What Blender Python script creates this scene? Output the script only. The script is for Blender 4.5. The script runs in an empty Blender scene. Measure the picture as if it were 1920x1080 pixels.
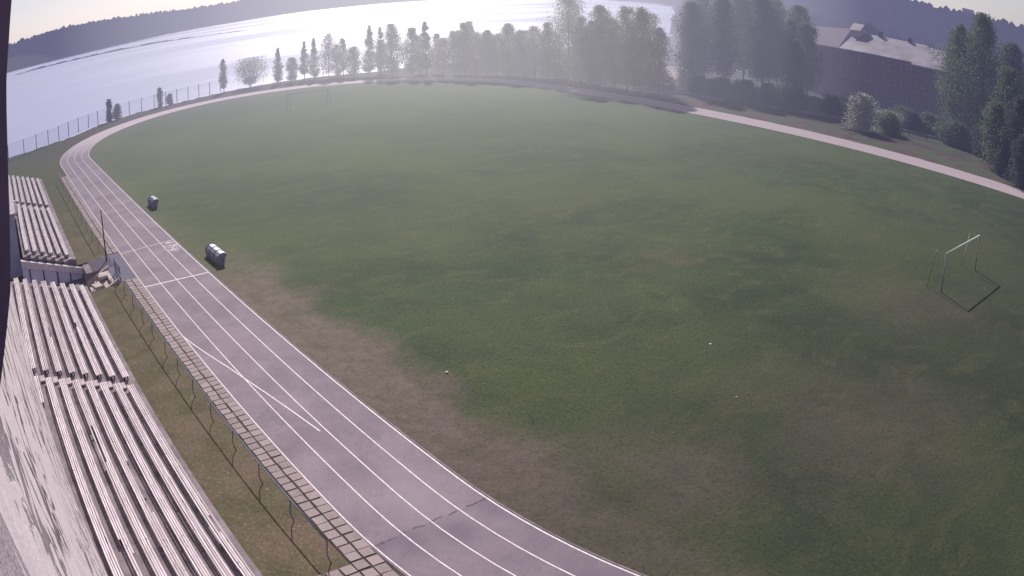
import bpy, math, random
import numpy as np
from mathutils import Vector, Matrix

random.seed(7)
rng = np.random.default_rng(11)
scn = bpy.context.scene
col = scn.collection
R_ = math.radians

# ------------------------------------------------------------------ setting constants (metres)
CAM = (0.0, 0.0, 17.88)
SUN_AZ, SUN_EL = R_(-29.0), R_(37.0)
SUN = Vector((math.cos(SUN_EL) * math.cos(SUN_AZ), math.cos(SUN_EL) * math.sin(SUN_AZ), math.sin(SUN_EL)))
TCX, TCY, TR, TS = 71.05, -53.916, 38.93, 47.235       # centre, inner radius and half straight of the running track
LANE = 1.245
ORD = ['first', 'second', 'third', 'fourth', 'fifth', 'sixth', 'seventh', 'eighth', 'ninth', 'tenth', 'eleventh', 'twelfth',
       'thirteenth', 'fourteenth', 'fifteenth', 'sixteenth', 'seventeenth', 'eighteenth', 'nineteenth', 'twentieth',
       'twenty-first', 'twenty-second', 'twenty-third', 'twenty-fourth', 'twenty-fifth', 'twenty-sixth', 'twenty-seventh',
       'twenty-eighth', 'twenty-ninth', 'thirtieth', 'thirty-first', 'thirty-second', 'thirty-third']

# ------------------------------------------------------------------ node helpers
def haze_group():  # haze and sun-side glow painted into materials as emission, growing with distance
    g = bpy.data.node_groups.new('PaintedHaze', 'ShaderNodeTree')
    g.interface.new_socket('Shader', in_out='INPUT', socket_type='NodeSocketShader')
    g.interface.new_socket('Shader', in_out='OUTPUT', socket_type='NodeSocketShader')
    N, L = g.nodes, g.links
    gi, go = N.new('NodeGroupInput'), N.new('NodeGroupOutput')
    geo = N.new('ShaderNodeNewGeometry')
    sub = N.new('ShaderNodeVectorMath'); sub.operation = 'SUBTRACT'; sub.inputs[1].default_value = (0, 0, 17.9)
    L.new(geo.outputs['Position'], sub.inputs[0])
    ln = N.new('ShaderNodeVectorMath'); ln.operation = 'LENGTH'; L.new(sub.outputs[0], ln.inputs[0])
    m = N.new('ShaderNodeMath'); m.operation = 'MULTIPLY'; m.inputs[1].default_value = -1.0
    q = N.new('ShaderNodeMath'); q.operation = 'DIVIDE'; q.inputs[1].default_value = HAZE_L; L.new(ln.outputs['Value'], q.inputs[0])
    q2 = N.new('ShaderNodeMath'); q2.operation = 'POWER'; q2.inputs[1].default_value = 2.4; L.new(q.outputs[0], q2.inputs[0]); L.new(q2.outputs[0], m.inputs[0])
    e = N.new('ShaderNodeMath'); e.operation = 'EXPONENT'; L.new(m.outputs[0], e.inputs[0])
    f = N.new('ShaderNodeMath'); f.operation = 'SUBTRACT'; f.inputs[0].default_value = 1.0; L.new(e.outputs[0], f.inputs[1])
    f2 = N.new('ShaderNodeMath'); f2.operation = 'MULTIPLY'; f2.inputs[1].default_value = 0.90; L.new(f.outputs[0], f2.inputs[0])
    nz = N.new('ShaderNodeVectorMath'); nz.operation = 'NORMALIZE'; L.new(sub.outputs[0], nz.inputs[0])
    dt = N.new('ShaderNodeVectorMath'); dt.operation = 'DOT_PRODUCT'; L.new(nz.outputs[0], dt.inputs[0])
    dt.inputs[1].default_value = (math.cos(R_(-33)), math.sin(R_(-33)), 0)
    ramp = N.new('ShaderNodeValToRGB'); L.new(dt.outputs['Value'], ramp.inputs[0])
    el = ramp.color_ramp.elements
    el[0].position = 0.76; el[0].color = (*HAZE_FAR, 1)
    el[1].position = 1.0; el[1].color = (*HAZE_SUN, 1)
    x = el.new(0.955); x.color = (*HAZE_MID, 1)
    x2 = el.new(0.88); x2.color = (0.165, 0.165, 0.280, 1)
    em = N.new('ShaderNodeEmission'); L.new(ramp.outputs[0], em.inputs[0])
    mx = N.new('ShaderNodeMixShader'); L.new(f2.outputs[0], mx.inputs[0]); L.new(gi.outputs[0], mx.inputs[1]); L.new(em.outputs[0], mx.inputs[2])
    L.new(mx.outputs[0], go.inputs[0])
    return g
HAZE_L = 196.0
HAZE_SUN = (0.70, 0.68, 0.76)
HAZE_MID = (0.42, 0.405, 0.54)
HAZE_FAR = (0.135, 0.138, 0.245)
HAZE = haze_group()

class NT:
    """tiny expression wrapper over a material's node tree"""
    def __init__(s, name):
        s.m = bpy.data.materials.new(name); s.m.use_nodes = True
        s.t = s.m.node_tree; s.t.nodes.clear()
        s.m.cycles.emission_sampling = 'NONE'
        s._pos = None
    def n(s, k, **kw):
        x = s.t.nodes.new(k)
        for a, b in kw.items(): setattr(x, a, b)
        return x
    def put(s, sock, v):
        if isinstance(v, bpy.types.NodeSocket): s.t.links.new(v, sock)
        elif isinstance(v, (tuple, list)) and len(v) == 3 and sock.type == 'RGBA': sock.default_value = (*v, 1)
        else: sock.default_value = v
    def pos(s):
        if s._pos is None:
            s._pos = s.n('ShaderNodeNewGeometry').outputs['Position']
        return s._pos
    def xyz(s, v=None):
        x = s.n('ShaderNodeSeparateXYZ'); s.put(x.inputs[0], v or s.pos()); return x.outputs[0], x.outputs[1], x.outputs[2]
    def math(s, op, a, b=0.0, c=0.0, clamp=False):
        x = s.n('ShaderNodeMath', operation=op, use_clamp=clamp)
        s.put(x.inputs[0], a); s.put(x.inputs[1], b); s.put(x.inputs[2], c); return x.outputs[0]
    def scale(s, v, sc):
        x = s.n('ShaderNodeVectorMath', operation='MULTIPLY'); s.put(x.inputs[0], v); x.inputs[1].default_value = sc; return x.outputs[0]
    def noise(s, scale, detail=4, rough=0.55, vec=None, dist=0.0):
        x = s.n('ShaderNodeTexNoise'); s.put(x.inputs['Vector'], vec or s.pos())
        x.inputs['Scale'].default_value = scale; x.inputs['Detail'].default_value = detail
        x.inputs['Roughness'].default_value = rough; x.inputs['Distortion'].default_value = dist
        return x.outputs['Fac']
    def rng(s, v, a, b, c=0.0, d=1.0, smooth=True):
        x = s.n('ShaderNodeMapRange', interpolation_type='SMOOTHSTEP' if smooth else 'LINEAR')
        s.put(x.inputs[0], v)
        for i, q in enumerate((a, b, c, d)): s.put(x.inputs[i + 1], q)
        return x.outputs[0]
    def mix(s, f, a, b, mode='MIX'):
        x = s.n('ShaderNodeMix', data_type='RGBA', blend_type=mode)
        s.put(x.inputs[0], f); s.put(x.inputs[6], a); s.put(x.inputs[7], b); return x.outputs[2]
    def bump(s, h, strength=0.5, dist=0.02):
        x = s.n('ShaderNodeBump'); s.put(x.inputs['Height'], h); x.inputs['Strength'].default_value = strength
        x.inputs['Distance'].default_value = dist; return x.outputs[0]
    def bsdf(s, color, rough=0.8, metal=0.0, spec=0.3, normal=None, alpha=None):
        x = s.n('ShaderNodeBsdfPrincipled'); s.put(x.inputs['Base Color'], color); s.put(x.inputs['Roughness'], rough)
        x.inputs['Metallic'].default_value = metal; x.inputs['Specular IOR Level'].default_value = spec
        if normal is not None: s.put(x.inputs['Normal'], normal)
        if alpha is not None: s.put(x.inputs['Alpha'], alpha)
        return x.outputs[0]
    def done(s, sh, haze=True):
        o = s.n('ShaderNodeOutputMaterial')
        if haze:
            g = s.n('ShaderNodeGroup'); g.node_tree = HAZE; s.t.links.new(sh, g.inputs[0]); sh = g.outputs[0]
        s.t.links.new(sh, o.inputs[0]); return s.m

def simple(name, c, rough=0.7, metal=0.0, var=0.18, scale=3.0, spec=0.3, c2=None, bump=0.0, haze=True):
    t = NT(name); f = t.rng(t.noise(scale, 5, 0.6), 0.3, 0.7)
    lo = c2 or tuple(v * (1 - var) for v in c)
    hi = tuple(min(1, v * (1 + var)) for v in c)
    nm = t.bump(t.noise(scale * 8, 4), bump, 0.02) if bump else None
    return t.done(t.bsdf(t.mix(f, lo, hi), rough, metal, spec, nm), haze)

# ------------------------------------------------------------------ materials
def mat_field():
    t = NT('field turf'); x, y, z = t.xyz()
    wp = t.n('ShaderNodeTexNoise'); wp.inputs['Scale'].default_value = .12; wp.inputs['Detail'].default_value = 3; t.put(wp.inputs['Vector'], t.pos())
    wv = t.n('ShaderNodeVectorMath', operation='MULTIPLY_ADD'); t.put(wv.inputs[0], wp.outputs['Color']); wv.inputs[1].default_value = (6, 6, 0); t.put(wv.inputs[2], t.pos()); wv = wv.outputs[0]
    big = t.noise(0.045, 5, 0.6, wv); mid = t.noise(0.21, 6, 0.62, wv); sm = t.noise(1.1, 6, 0.68); fine = t.noise(6.0, 4, 0.75); vf = t.noise(15, 3, 0.8)
    g = t.mix(t.rng(mid, 0.34, 0.64), (0.034, 0.052, 0.031), (0.050, 0.076, 0.037))
    g = t.mix(t.math('MULTIPLY', t.rng(big, 0.42, 0.62), 0.85), g, (0.080, 0.104, 0.044))
    g = t.mix(t.math('MULTIPLY', t.rng(t.noise(0.5, 5, 0.7, t.scale(wv, (1.5, .6, 1))), 0.50, 0.68), 0.65), g, (0.110, 0.112, 0.055))
    g = t.mix(t.math('MULTIPLY', t.rng(t.noise(.33, 6, 0.72, wv), 0.47, 0.28), 0.42), g, (0.026, 0.038, 0.027))
    g = t.mix(t.math('MULTIPLY', t.rng(t.noise(0.10, 6, 0.7, wv, 0.6), 0.57, 0.72), 0.38), g, (0.130, 0.098, 0.072))
    # worn soil: strip along the near straight, thin edge, goal mouth, far bend
    wob = t.math('MULTIPLY', t.math('SUBTRACT', t.noise(0.20, 6, 0.68), 0.5), 6.5)
    d = t.math('ADD', t.math('SUBTRACT', -14.98, y), wob)
    strip = t.math('MULTIPLY', t.rng(d, 5.6, 2.6), t.rng(x, 66, 48, 0, 1))
    strip = t.math('MULTIPLY', strip, t.rng(x, 14, 26, 0.55, 1))
    far = t.math('MULTIPLY', t.rng(d, 3.2, 0.2), 0.45)
    def around(cx, cy, r0, r1, k, m):
        e = t.math('SQRT', t.math('ADD', t.math('POWER', t.math('SUBTRACT', x, cx), 2.0), t.math('POWER', t.math('SUBTRACT', y, cy), 2.0)))
        return t.math('MULTIPLY', t.rng(t.math('ADD', e, t.math('MULTIPLY', wob, m)), r0, r1), k)
    e1 = t.math('SQRT', t.math('ADD', t.math('POWER', t.math('SUBTRACT', x, 118.3), 2.0), t.math('POWER', t.math('SUBTRACT', y, TCY), 2.0)))
    bend = t.math('MULTIPLY', t.math('MULTIPLY', t.rng(t.math('ADD', e1, wob), 31, 37), t.rng(x, 118, 128)), 0.6)
    m = t.math('MAXIMUM', t.math('MAXIMUM', strip, far), t.math('MAXIMUM', bend, around(21, -47, 9, 1, .28, 1.8)))
    m = t.math('MAXIMUM', m, t.math('MAXIMUM', around(15, -31, 9, 1, .42, 2.2), around(18.5, -21, 6, 0, .55, 1.4)))
    m = t.math('MULTIPLY', m, t.rng(sm, 0.20, 0.50, 0.55, 1))
    soil = t.mix(t.rng(t.noise(1.4, 6, 0.72), 0.32, 0.68), (0.150, 0.110, 0.097), (0.205, 0.155, 0.140))
    soil = t.mix(t.math('MULTIPLY', t.rng(t.noise(.45, 5, .7), 0.50, 0.68), 0.4), soil, (0.078, 0.070, 0.048))
    c = t.mix(m, g, soil)
    # straw tufts, clumps and grain
    tuft = t.math('MULTIPLY', t.rng(t.noise(3.2, 5, 0.8, t.scale(wv, (1.4, .7, 1))), 0.58, 0.72), t.rng(t.noise(0.13, 4, .6), 0.38, 0.62, 0.15, 0.95))
    c = t.mix(tuft, c, (0.20, 0.175, 0.115))
    c = t.mix(t.math('MULTIPLY', t.rng(fine, 0.50, 0.34), t.math('SUBTRACT', 0.70, t.math('MULTIPLY', m, 0.35))), c, (0.016, 0.022, 0.017))
    c = t.mix(t.math('MULTIPLY', t.rng(fine, 0.55, 0.70), 0.42), c, (0.15, 0.155, 0.10))
    c = t.mix(t.math('MULTIPLY', t.rng(vf, 0.50, 0.34), 0.35), c, (0.02, 0.026, 0.02))
    c = t.mix(t.rng(t.noise(1.7, 2, 0.4), 0.795, 0.81), c, (0.30, 0.22, 0.17))
    # back-light painted in: turf lighter toward the lake; darkened close in for lens vignetting
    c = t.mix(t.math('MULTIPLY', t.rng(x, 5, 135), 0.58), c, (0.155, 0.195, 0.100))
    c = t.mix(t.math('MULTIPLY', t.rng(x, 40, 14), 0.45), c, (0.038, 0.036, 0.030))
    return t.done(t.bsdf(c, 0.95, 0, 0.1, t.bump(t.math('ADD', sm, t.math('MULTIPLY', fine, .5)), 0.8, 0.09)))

def mat_asphalt():
    t = NT('worn asphalt'); x, y, z = t.xyz()
    c = t.mix(t.rng(t.noise(0.35, 5, 0.6), 0.3, 0.7), (0.215, 0.170, 0.205), (0.285, 0.230, 0.265))
    c = t.mix(t.math('MULTIPLY', t.rng(t.noise(16, 3, 0.8), 0.52, 0.72), 0.35), c, (0.40, 0.34, 0.38))
    c = t.mix(t.math('MULTIPLY', t.rng(t.noise(26, 3, 0.8), 0.52, 0.36), 0.45), c, (0.13, 0.105, 0.135))
    c = t.mix(t.math('MULTIPLY', t.rng(t.noise(0.16, 6, 0.7, None, 0.8), 0.50, 0.62), 0.40), c, (0.165, 0.130, 0.160))
    c = t.mix(t.math('MULTIPLY', t.rng(t.noise(0.9, 6, 0.75), 0.58, 0.70), 0.30), c, (0.36, 0.30, 0.32))
    c = t.mix(t.math('MULTIPLY', t.rng(t.math('ABSOLUTE', t.math('SUBTRACT', t.noise(0.22, 6, 0.6, None, 1.2), 0.5)), 0.004, 0.001), 0.3), c, (0.09, 0.07, 0.085))
    # darker, newer patch in front of x = 21.6 with a ragged joint
    xe = t.math('ADD', x, t.math('ADD', t.math('MULTIPLY', y, 0.06), t.math('MULTIPLY', t.noise(1.0, 4), 0.5)))
    patch = t.rng(xe, 21.30, 21.12)
    c = t.mix(t.math('MULTIPLY', patch, t.rng(t.noise(0.30, 3), 0.30, 0.62, 0.85, 0.1)), c, (0.15, 0.118, 0.165))
    joint = t.math('MULTIPLY', t.rng(t.math('ABSOLUTE', t.math('SUBTRACT', xe, 21.22)), 0.07, 0.015), t.rng(t.noise(2.2, 3), 0.40, 0.55))
    c = t.mix(joint, c, (0.07, 0.055, 0.07))
    # light dusty stain
    s1 = t.math('SQRT', t.math('ADD', t.math('POWER', t.math('SUBTRACT', x, 23.6), 2.0), t.math('POWER', t.math('MULTIPLY', t.math('ADD', y, 13.0), 1.2), 2.0)))
    c = t.mix(t.math('MULTIPLY', t.rng(t.math('ADD', s1, t.math('MULTIPLY', t.noise(0.9, 4), 2.0)), 4.0, 1.2), 0.35), c, (0.36, 0.31, 0.34))
    # dusty pale far side, the bend also lightened to its sunlit brightness
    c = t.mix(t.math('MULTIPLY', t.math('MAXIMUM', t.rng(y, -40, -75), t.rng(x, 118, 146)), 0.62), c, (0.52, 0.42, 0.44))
    c = t.mix(t.math('MULTIPLY', t.rng(x, 120, 150), 0.55), c, (0.80, 0.66, 0.70))  # sunlit brightness of the bend put into the colour
    # scuffed white powder patch by the finish line
    sp = t.math('SQRT', t.math('ADD', t.math('POWER', t.math('SUBTRACT', x, 63.3), 2.0), t.math('POWER', t.math('MULTIPLY', t.math('ADD', y, 14.35), 2.4), 2.0)))
    c = t.mix(t.math('MULTIPLY', t.rng(sp, 2.2, 0.9), t.rng(t.noise(1.9, 4, 0.7), 0.47, 0.58)), c, (0.62, 0.56, 0.55))
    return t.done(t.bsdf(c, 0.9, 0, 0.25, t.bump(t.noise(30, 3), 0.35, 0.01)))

def mat_ground():
    t = NT('rough ground'); x, y, z = t.xyz()
    big = t.noise(0.05, 5, 0.6); mid = t.noise(0.5, 5, 0.65); fine = t.noise(5, 4, 0.7)
    olive = t.mix(t.rng(mid, 0.3, 0.7), (0.088, 0.080, 0.046), (0.145, 0.122, 0.078))
    olive = t.mix(t.math('MULTIPLY', t.rng(t.noise(0.33, 5, 0.65), 0.46, 0.62), t.rng(x, 44, 26, 0.25, 0.8)), olive, (0.165, 0.115, 0.088))
    olive = t.mix(t.math('MULTIPLY', t.rng(fine, 0.54, 0.70), 0.60), olive, (0.29, 0.24, 0.17))
    olive = t.mix(t.math('MULTIPLY', t.rng(t.noise(7, 4, 0.75), 0.50, 0.34), 0.65), olive, (0.045, 0.045, 0.03))
    dist = t.math('SQRT', t.math('ADD', t.math('POWER', x, 2.0), t.math('POWER', y, 2.0)))
    meadow = t.mix(t.rng(t.noise(0.02, 4), 0.35, 0.65), (0.14, 0.17, 0.06), (0.24, 0.26, 0.10))
    scrub = t.mix(t.rng(mid, 0.3, 0.7), (0.060, 0.042, 0.042), (0.14, 0.095, 0.088))
    scrub = t.mix(t.math('MULTIPLY', t.rng(y, -105, -110), .6), scrub, (0.045, 0.050, 0.036))  # ground painted darker for the shade among the far shrubs
    scrub = t.mix(t.rng(t.noise(0.18, 5, 0.6), 0.42, 0.6), scrub, (0.075, 0.095, 0.05))
    k = t.math('MAXIMUM', t.rng(y, -60, -98), t.rng(x, 118, 160))
    c = t.mix(k, olive, scrub)
    c = t.mix(t.math('MULTIPLY', t.rng(x, 62, 110), t.rng(y, -30, 5)), c, (0.075, 0.09, 0.045))
    c = t.mix(t.rng(dist, 420, 700), c, meadow)
    c = t.mix(t.rng(z, -0.4, -2.0), c, (0.09, 0.075, 0.075))
    return t.done(t.bsdf(c, 0.95, 0, 0.1, t.bump(mid, 0.6, 0.12)))

def mat_paver():
    t = NT('concrete pavers')
    a = t.n('ShaderNodeAttribute', attribute_name='shade').outputs['Fac']
    c = t.mix(a, (0.27, 0.21, 0.215), (0.36, 0.29, 0.29))
    c = t.mix(t.math('MULTIPLY', t.rng(t.noise(14, 4, 0.7), 0.45, 0.7), 0.4), c, (0.47, 0.40, 0.38))
    c = t.mix(t.math('MULTIPLY', t.rng(t.noise(2.5, 4, 0.7), 0.5, 0.7), 0.35), c, (0.16, 0.14, 0.13))
    return t.done(t.bsdf(c, 0.9, 0, 0.2, t.bump(t.noise(40, 3), 0.3, 0.01)))

def mat_concrete():
    t = NT('old concrete'); x, y, z = t.xyz()
    c = t.mix(t.rng(t.noise(0.8, 6, 0.65), 0.3, 0.7), (0.155, 0.125, 0.145), (0.30, 0.245, 0.265))
    c = t.mix(t.math('MULTIPLY', t.rng(t.noise(11, 5, 0.75), 0.5, 0.72), 0.5), c, (0.40, 0.345, 0.33))
    c = t.mix(t.math('MULTIPLY', t.rng(t.noise(3.3, 6, 0.75, None, 0.6), 0.60, 0.70), 0.55), c, (0.075, 0.06, 0.065))
    jt = t.rng(t.math('ABSOLUTE', t.math('SUBTRACT', t.math('FRACT', t.math('DIVIDE', x, 2.95)), 0.5)), 0.494, 0.498)
    c = t.mix(t.math('MULTIPLY', jt, 0.5), c, (0.09, 0.075, 0.08))
    return t.done(t.bsdf(c, 0.92, 0, 0.2, t.bump(t.noise(12, 5, 0.7), 0.45, 0.02)))

def mat_slat():
    t = NT('weathered white painted wood')
    v = t.scale(t.pos(), (0.35, 7, 7))
    info = t.n('ShaderNodeObjectInfo').outputs['Random']
    c = t.mix(t.rng(t.noise(3.0, 5, 0.7, v), 0.35, 0.65), (0.56, 0.47, 0.50), (0.88, 0.79, 0.83))
    c = t.mix(t.math('MULTIPLY', t.math('POWER', info, 2.5), 0.75), c, (0.40, 0.33, 0.33))
    c = t.mix(t.rng(t.noise(4.5, 6, 0.8, t.scale(t.pos(), (0.6, 3, 3))), 0.64, 0.72), c, (0.24, 0.185, 0.17))
    far = t.math('MULTIPLY', t.rng(t.noise(2.2, 5, 0.7), 0.5, 0.62), t.rng(t.xyz()[0], 42, 60, 0.15, 0.6))
    c = t.mix(far, c, (0.33, 0.27, 0.26))
    return t.done(t.bsdf(c, 0.75, 0, 0.3, t.bump(t.noise(9, 4, 0.7, v), 0.3, 0.01)))

def mat_peeling():
    t = NT('peeling cream paint'); p = t.pos()
    a = t.noise(0.75, 6, 0.56, p, 1.1); b = t.noise(0.22, 4, 0.55, p, 0.3)
    edge = t.math('ADD', a, t.math('MULTIPLY', t.math('SUBTRACT', b, 0.5), 0.18))
    crack = t.rng(t.math('ABSOLUTE', t.math('SUBTRACT', t.noise(0.55, 4, 0.5, p, 1.2), 0.5)), 0.022, 0.014)
    crack = t.math('MULTIPLY', crack, t.rng(t.noise(0.35, 3), 0.42, 0.48))
    bare = t.math('MAXIMUM', t.rng(edge, 0.580, 0.590), crack)
    rim = t.rng(edge, 0.565, 0.586)
    paint = t.mix(t.rng(t.noise(3.0, 5, 0.6), 0.3, 0.7), (0.66, 0.56, 0.60), (0.80, 0.70, 0.71))
    paint = t.mix(t.math('MULTIPLY', t.rng(t.noise(55, 3, 0.8), 0.45, 0.58), 0.55), paint, (0.42, 0.35, 0.39))
    plaster = t.mix(t.rng(t.noise(24, 4, 0.8), 0.35, 0.65), (0.045, 0.035, 0.045), (0.22, 0.175, 0.19))
    plaster = t.mix(t.rng(t.xyz()[0], 6, 2.0, 0, .75), plaster, t.mix(t.rng(t.noise(70, 4, 0.9), .42, .56), (0.16, 0.13, 0.16), (0.62, 0.54, 0.60)))
    paint = t.mix(t.math('MULTIPLY', rim, 0.35), paint, (0.86, 0.78, 0.78))
    c = t.mix(bare, paint, plaster)
    h = t.math('ADD', t.math('MULTIPLY', bare, -1.0), t.math('MULTIPLY', t.noise(60, 3), 0.35))
    return t.done(t.bsdf(c, 0.85, 0, 0.25, t.bump(h, 0.5, 0.01)))

def mat_water():
    t = NT('lake water'); x, y, z = t.xyz()
    n1 = t.noise(0.7, 4, 0.6, t.scale(t.pos(), (1.0, 0.45, 1))); n2 = t.noise(0.05, 4, 0.6, t.scale(t.pos(), (1.0, 0.3, 1)))
    calm = t.rng(t.noise(0.004, 4, 0.55, t.scale(t.pos(), (2.2, 0.5, 1))), 0.42, 0.58)
    rough = t.math('ADD', 0.24, t.math('MULTIPLY', calm, 0.10))
    nm = t.bump(t.math('ADD', n1, t.math('MULTIPLY', n2, 1.2)), 0.25, 0.2)
    b = t.n('ShaderNodeBsdfPrincipled'); b.inputs['Base Color'].default_value = (0.30, 0.30, 0.48, 1)
    t.put(b.inputs['Roughness'], rough); b.inputs['IOR'].default_value = 1.33; b.inputs['Specular IOR Level'].default_value = 0.9
    t.put(b.inputs['Normal'], nm)
    return t.done(b.outputs[0], haze=False)

def mat_leaf(name, a, b, trans=0.5):
    t = NT(name)
    inf = t.n('ShaderNodeObjectInfo').outputs['Random']
    sh = t.n('ShaderNodeAttribute', attribute_name='shade').outputs['Fac']
    c = t.mix(sh, a, b)
    c = t.mix(t.math('MULTIPLY', inf, 0.35), c, tuple(v * 0.55 for v in a))
    d = t.n('ShaderNodeBsdfDiffuse'); t.put(d.inputs[0], c)
    tr = t.n('ShaderNodeBsdfTranslucent'); t.put(tr.inputs[0], c)
    m = t.n('ShaderNodeMixShader'); m.inputs[0].default_value = trans
    t.t.links.new(d.outputs[0], m.inputs[1]); t.t.links.new(tr.outputs[0], m.inputs[2])
    return t.done(m.outputs[0])

def mat_roof():
    t = NT('sheet metal roof'); x, y, z = t.xyz()
    seam = t.rng(t.math('ABSOLUTE', t.math('SUBTRACT', t.math('FRACT', t.math('DIVIDE', x, 0.9)), 0.5)), 0.43, 0.47)
    c = t.mix(t.rng(t.noise(0.22, 5, 0.6), 0.35, 0.65), (0.22, 0.19, 0.22), (0.38, 0.33, 0.37))
    c = t.mix(t.math('MULTIPLY', seam, 0.25), c, (0.2, 0.17, 0.2))
    return t.done(t.bsdf(c, 0.6, 0.15, 0.4))

def mat_brick():
    t = NT('dark red brick'); 
    br = t.n('ShaderNodeTexBrick'); 
    v = t.n('ShaderNodeCombineXYZ'); x, y, z = t.xyz(); t.put(v.inputs[0], t.math('ADD', x, y)); t.put(v.inputs[1], z)
    t.put(br.inputs['Vector'], v.outputs[0]); br.inputs['Scale'].default_value = 2.2
    br.inputs['Color1'].default_value = (0.24, 0.13, 0.115, 1); br.inputs['Color2'].default_value = (0.17, 0.095, 0.09, 1); br.inputs['Mortar'].default_value = (0.2, 0.16, 0.16, 1)
    c = t.mix(t.rng(t.noise(0.3, 5, 0.6), 0.3, 0.7), br.outputs['Color'], (0.20, 0.12, 0.12))
    return t.done(t.bsdf(c, 0.9, 0, 0.2))

def mat_glass(name, c=(0.03, 0.035, 0.05)):
    t = NT(name); return t.done(t.bsdf(c, 0.12, 0, 0.6))

M = dict(
    field=mat_field(), asphalt=mat_asphalt(), ground=mat_ground(), paver=mat_paver(), concrete=mat_concrete(), slat=mat_slat(),
    peel=mat_peeling(), water=mat_water(), roof=mat_roof(), brick=mat_brick(), glass=mat_glass('dark window glass'),
    line=simple('white line paint', (0.80, 0.72, 0.75), 0.7, var=0.10, scale=6, c2=(0.62, 0.54, 0.58)),
    white=simple('white enamel', (0.82, 0.80, 0.84), 0.4, var=0.05),
    bluepaint=simple('faded blue paint', (0.10, 0.13, 0.20), 0.5, var=0.25, scale=8),
    darkmetal=simple('dark painted steel', (0.13, 0.10, 0.17), 0.75, var=0.12, scale=5, spec=0.15, haze=False),
    greymetal=simple('grey steel', (0.17, 0.17, 0.22), 0.55, 0.3, var=0.2, scale=6),
    fencemetal=simple('grey galvanised fence steel', (0.12, 0.12, 0.18), 0.6, 0.2, var=0.2, scale=6),
    mesh=simple('wire mesh', (0.45, 0.46, 0.58), 0.6, 0.2, var=0.1),
    goalpaint=simple('worn white goal paint', (0.30, 0.32, 0.29), 0.6, var=0.2, scale=6),
    goalbar=simple('white goal crossbar paint', (0.80, 0.80, 0.74), 0.5, var=0.08, scale=6),
    bluewall=simple('pale blue-grey render', (0.34, 0.34, 0.48), 0.85, var=0.10, scale=1.2),
    shadeblue=simple('shade-tinted wall', (0.66, 0.62, 0.82), 0.8, var=0.06, scale=1.2),  # bluish shade on the retaining wall put into its base colour
    brightcon=simple('sunlit-tone concrete', (0.70, 0.60, 0.66), 0.9, var=0.15, scale=2.5),  # base colour raised for the sun the parapet's sloping top catches
    palecon=simple('pale dusty concrete', (0.44, 0.37, 0.40), 0.9, var=0.2, scale=2.5, bump=0.3),
    stone=simple('pale stone slab', (0.46, 0.38, 0.37), 0.9, var=0.25, scale=2.0, bump=0.3),
    shelter=simple('shelter panel', (0.20, 0.20, 0.27), 0.5, var=0.25, scale=3),
    dark=simple('near-black joint', (0.03, 0.025, 0.035), 0.9, var=0.2),  # one even near-black for joints, legs and pole
    bark=simple('grey bark', (0.13, 0.11, 0.12), 0.9, var=0.35, scale=5),
    birch=simple('pale birch bark', (0.34, 0.31, 0.33), 0.85, var=0.4, scale=6),
    dirt=simple('pale dusty earth', (0.40, 0.32, 0.33), 0.95, var=0.18, scale=0.8),
    curb=simple('lichen-grey kerb concrete', (0.22, 0.20, 0.22), 0.9, var=0.3, scale=1.5),
    leafcool=mat_leaf('early spring leaves', (0.23, 0.25, 0.19), (0.50, 0.52, 0.38), 0.6),
    leafpale=mat_leaf('pale catkins', (0.29, 0.29, 0.25), (0.56, 0.56, 0.46), 0.6),
    leafdark=mat_leaf('dark leaves', (0.075, 0.088, 0.09), (0.20, 0.22, 0.18), 0.5),
    leafgreen=mat_leaf('fresh green leaves', (0.11, 0.145, 0.095), (0.27, 0.32, 0.19), 0.55),
    conifer=mat_leaf('distant forest', (0.02, 0.032, 0.026), (0.10, 0.115, 0.075), 0.1),
    cream=simple('cream house wall', (0.5, 0.47, 0.46), 0.9, var=0.1),
    carpaint=simple('white car paint', (0.85, 0.85, 0.87), 0.25, var=0.02, spec=0.6),
    rubber=simple('black rubber', (0.02, 0.02, 0.02), 0.8),
    litter=simple('white plastic', (0.85, 0.85, 0.85), 0.5, var=0.03),
)

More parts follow.
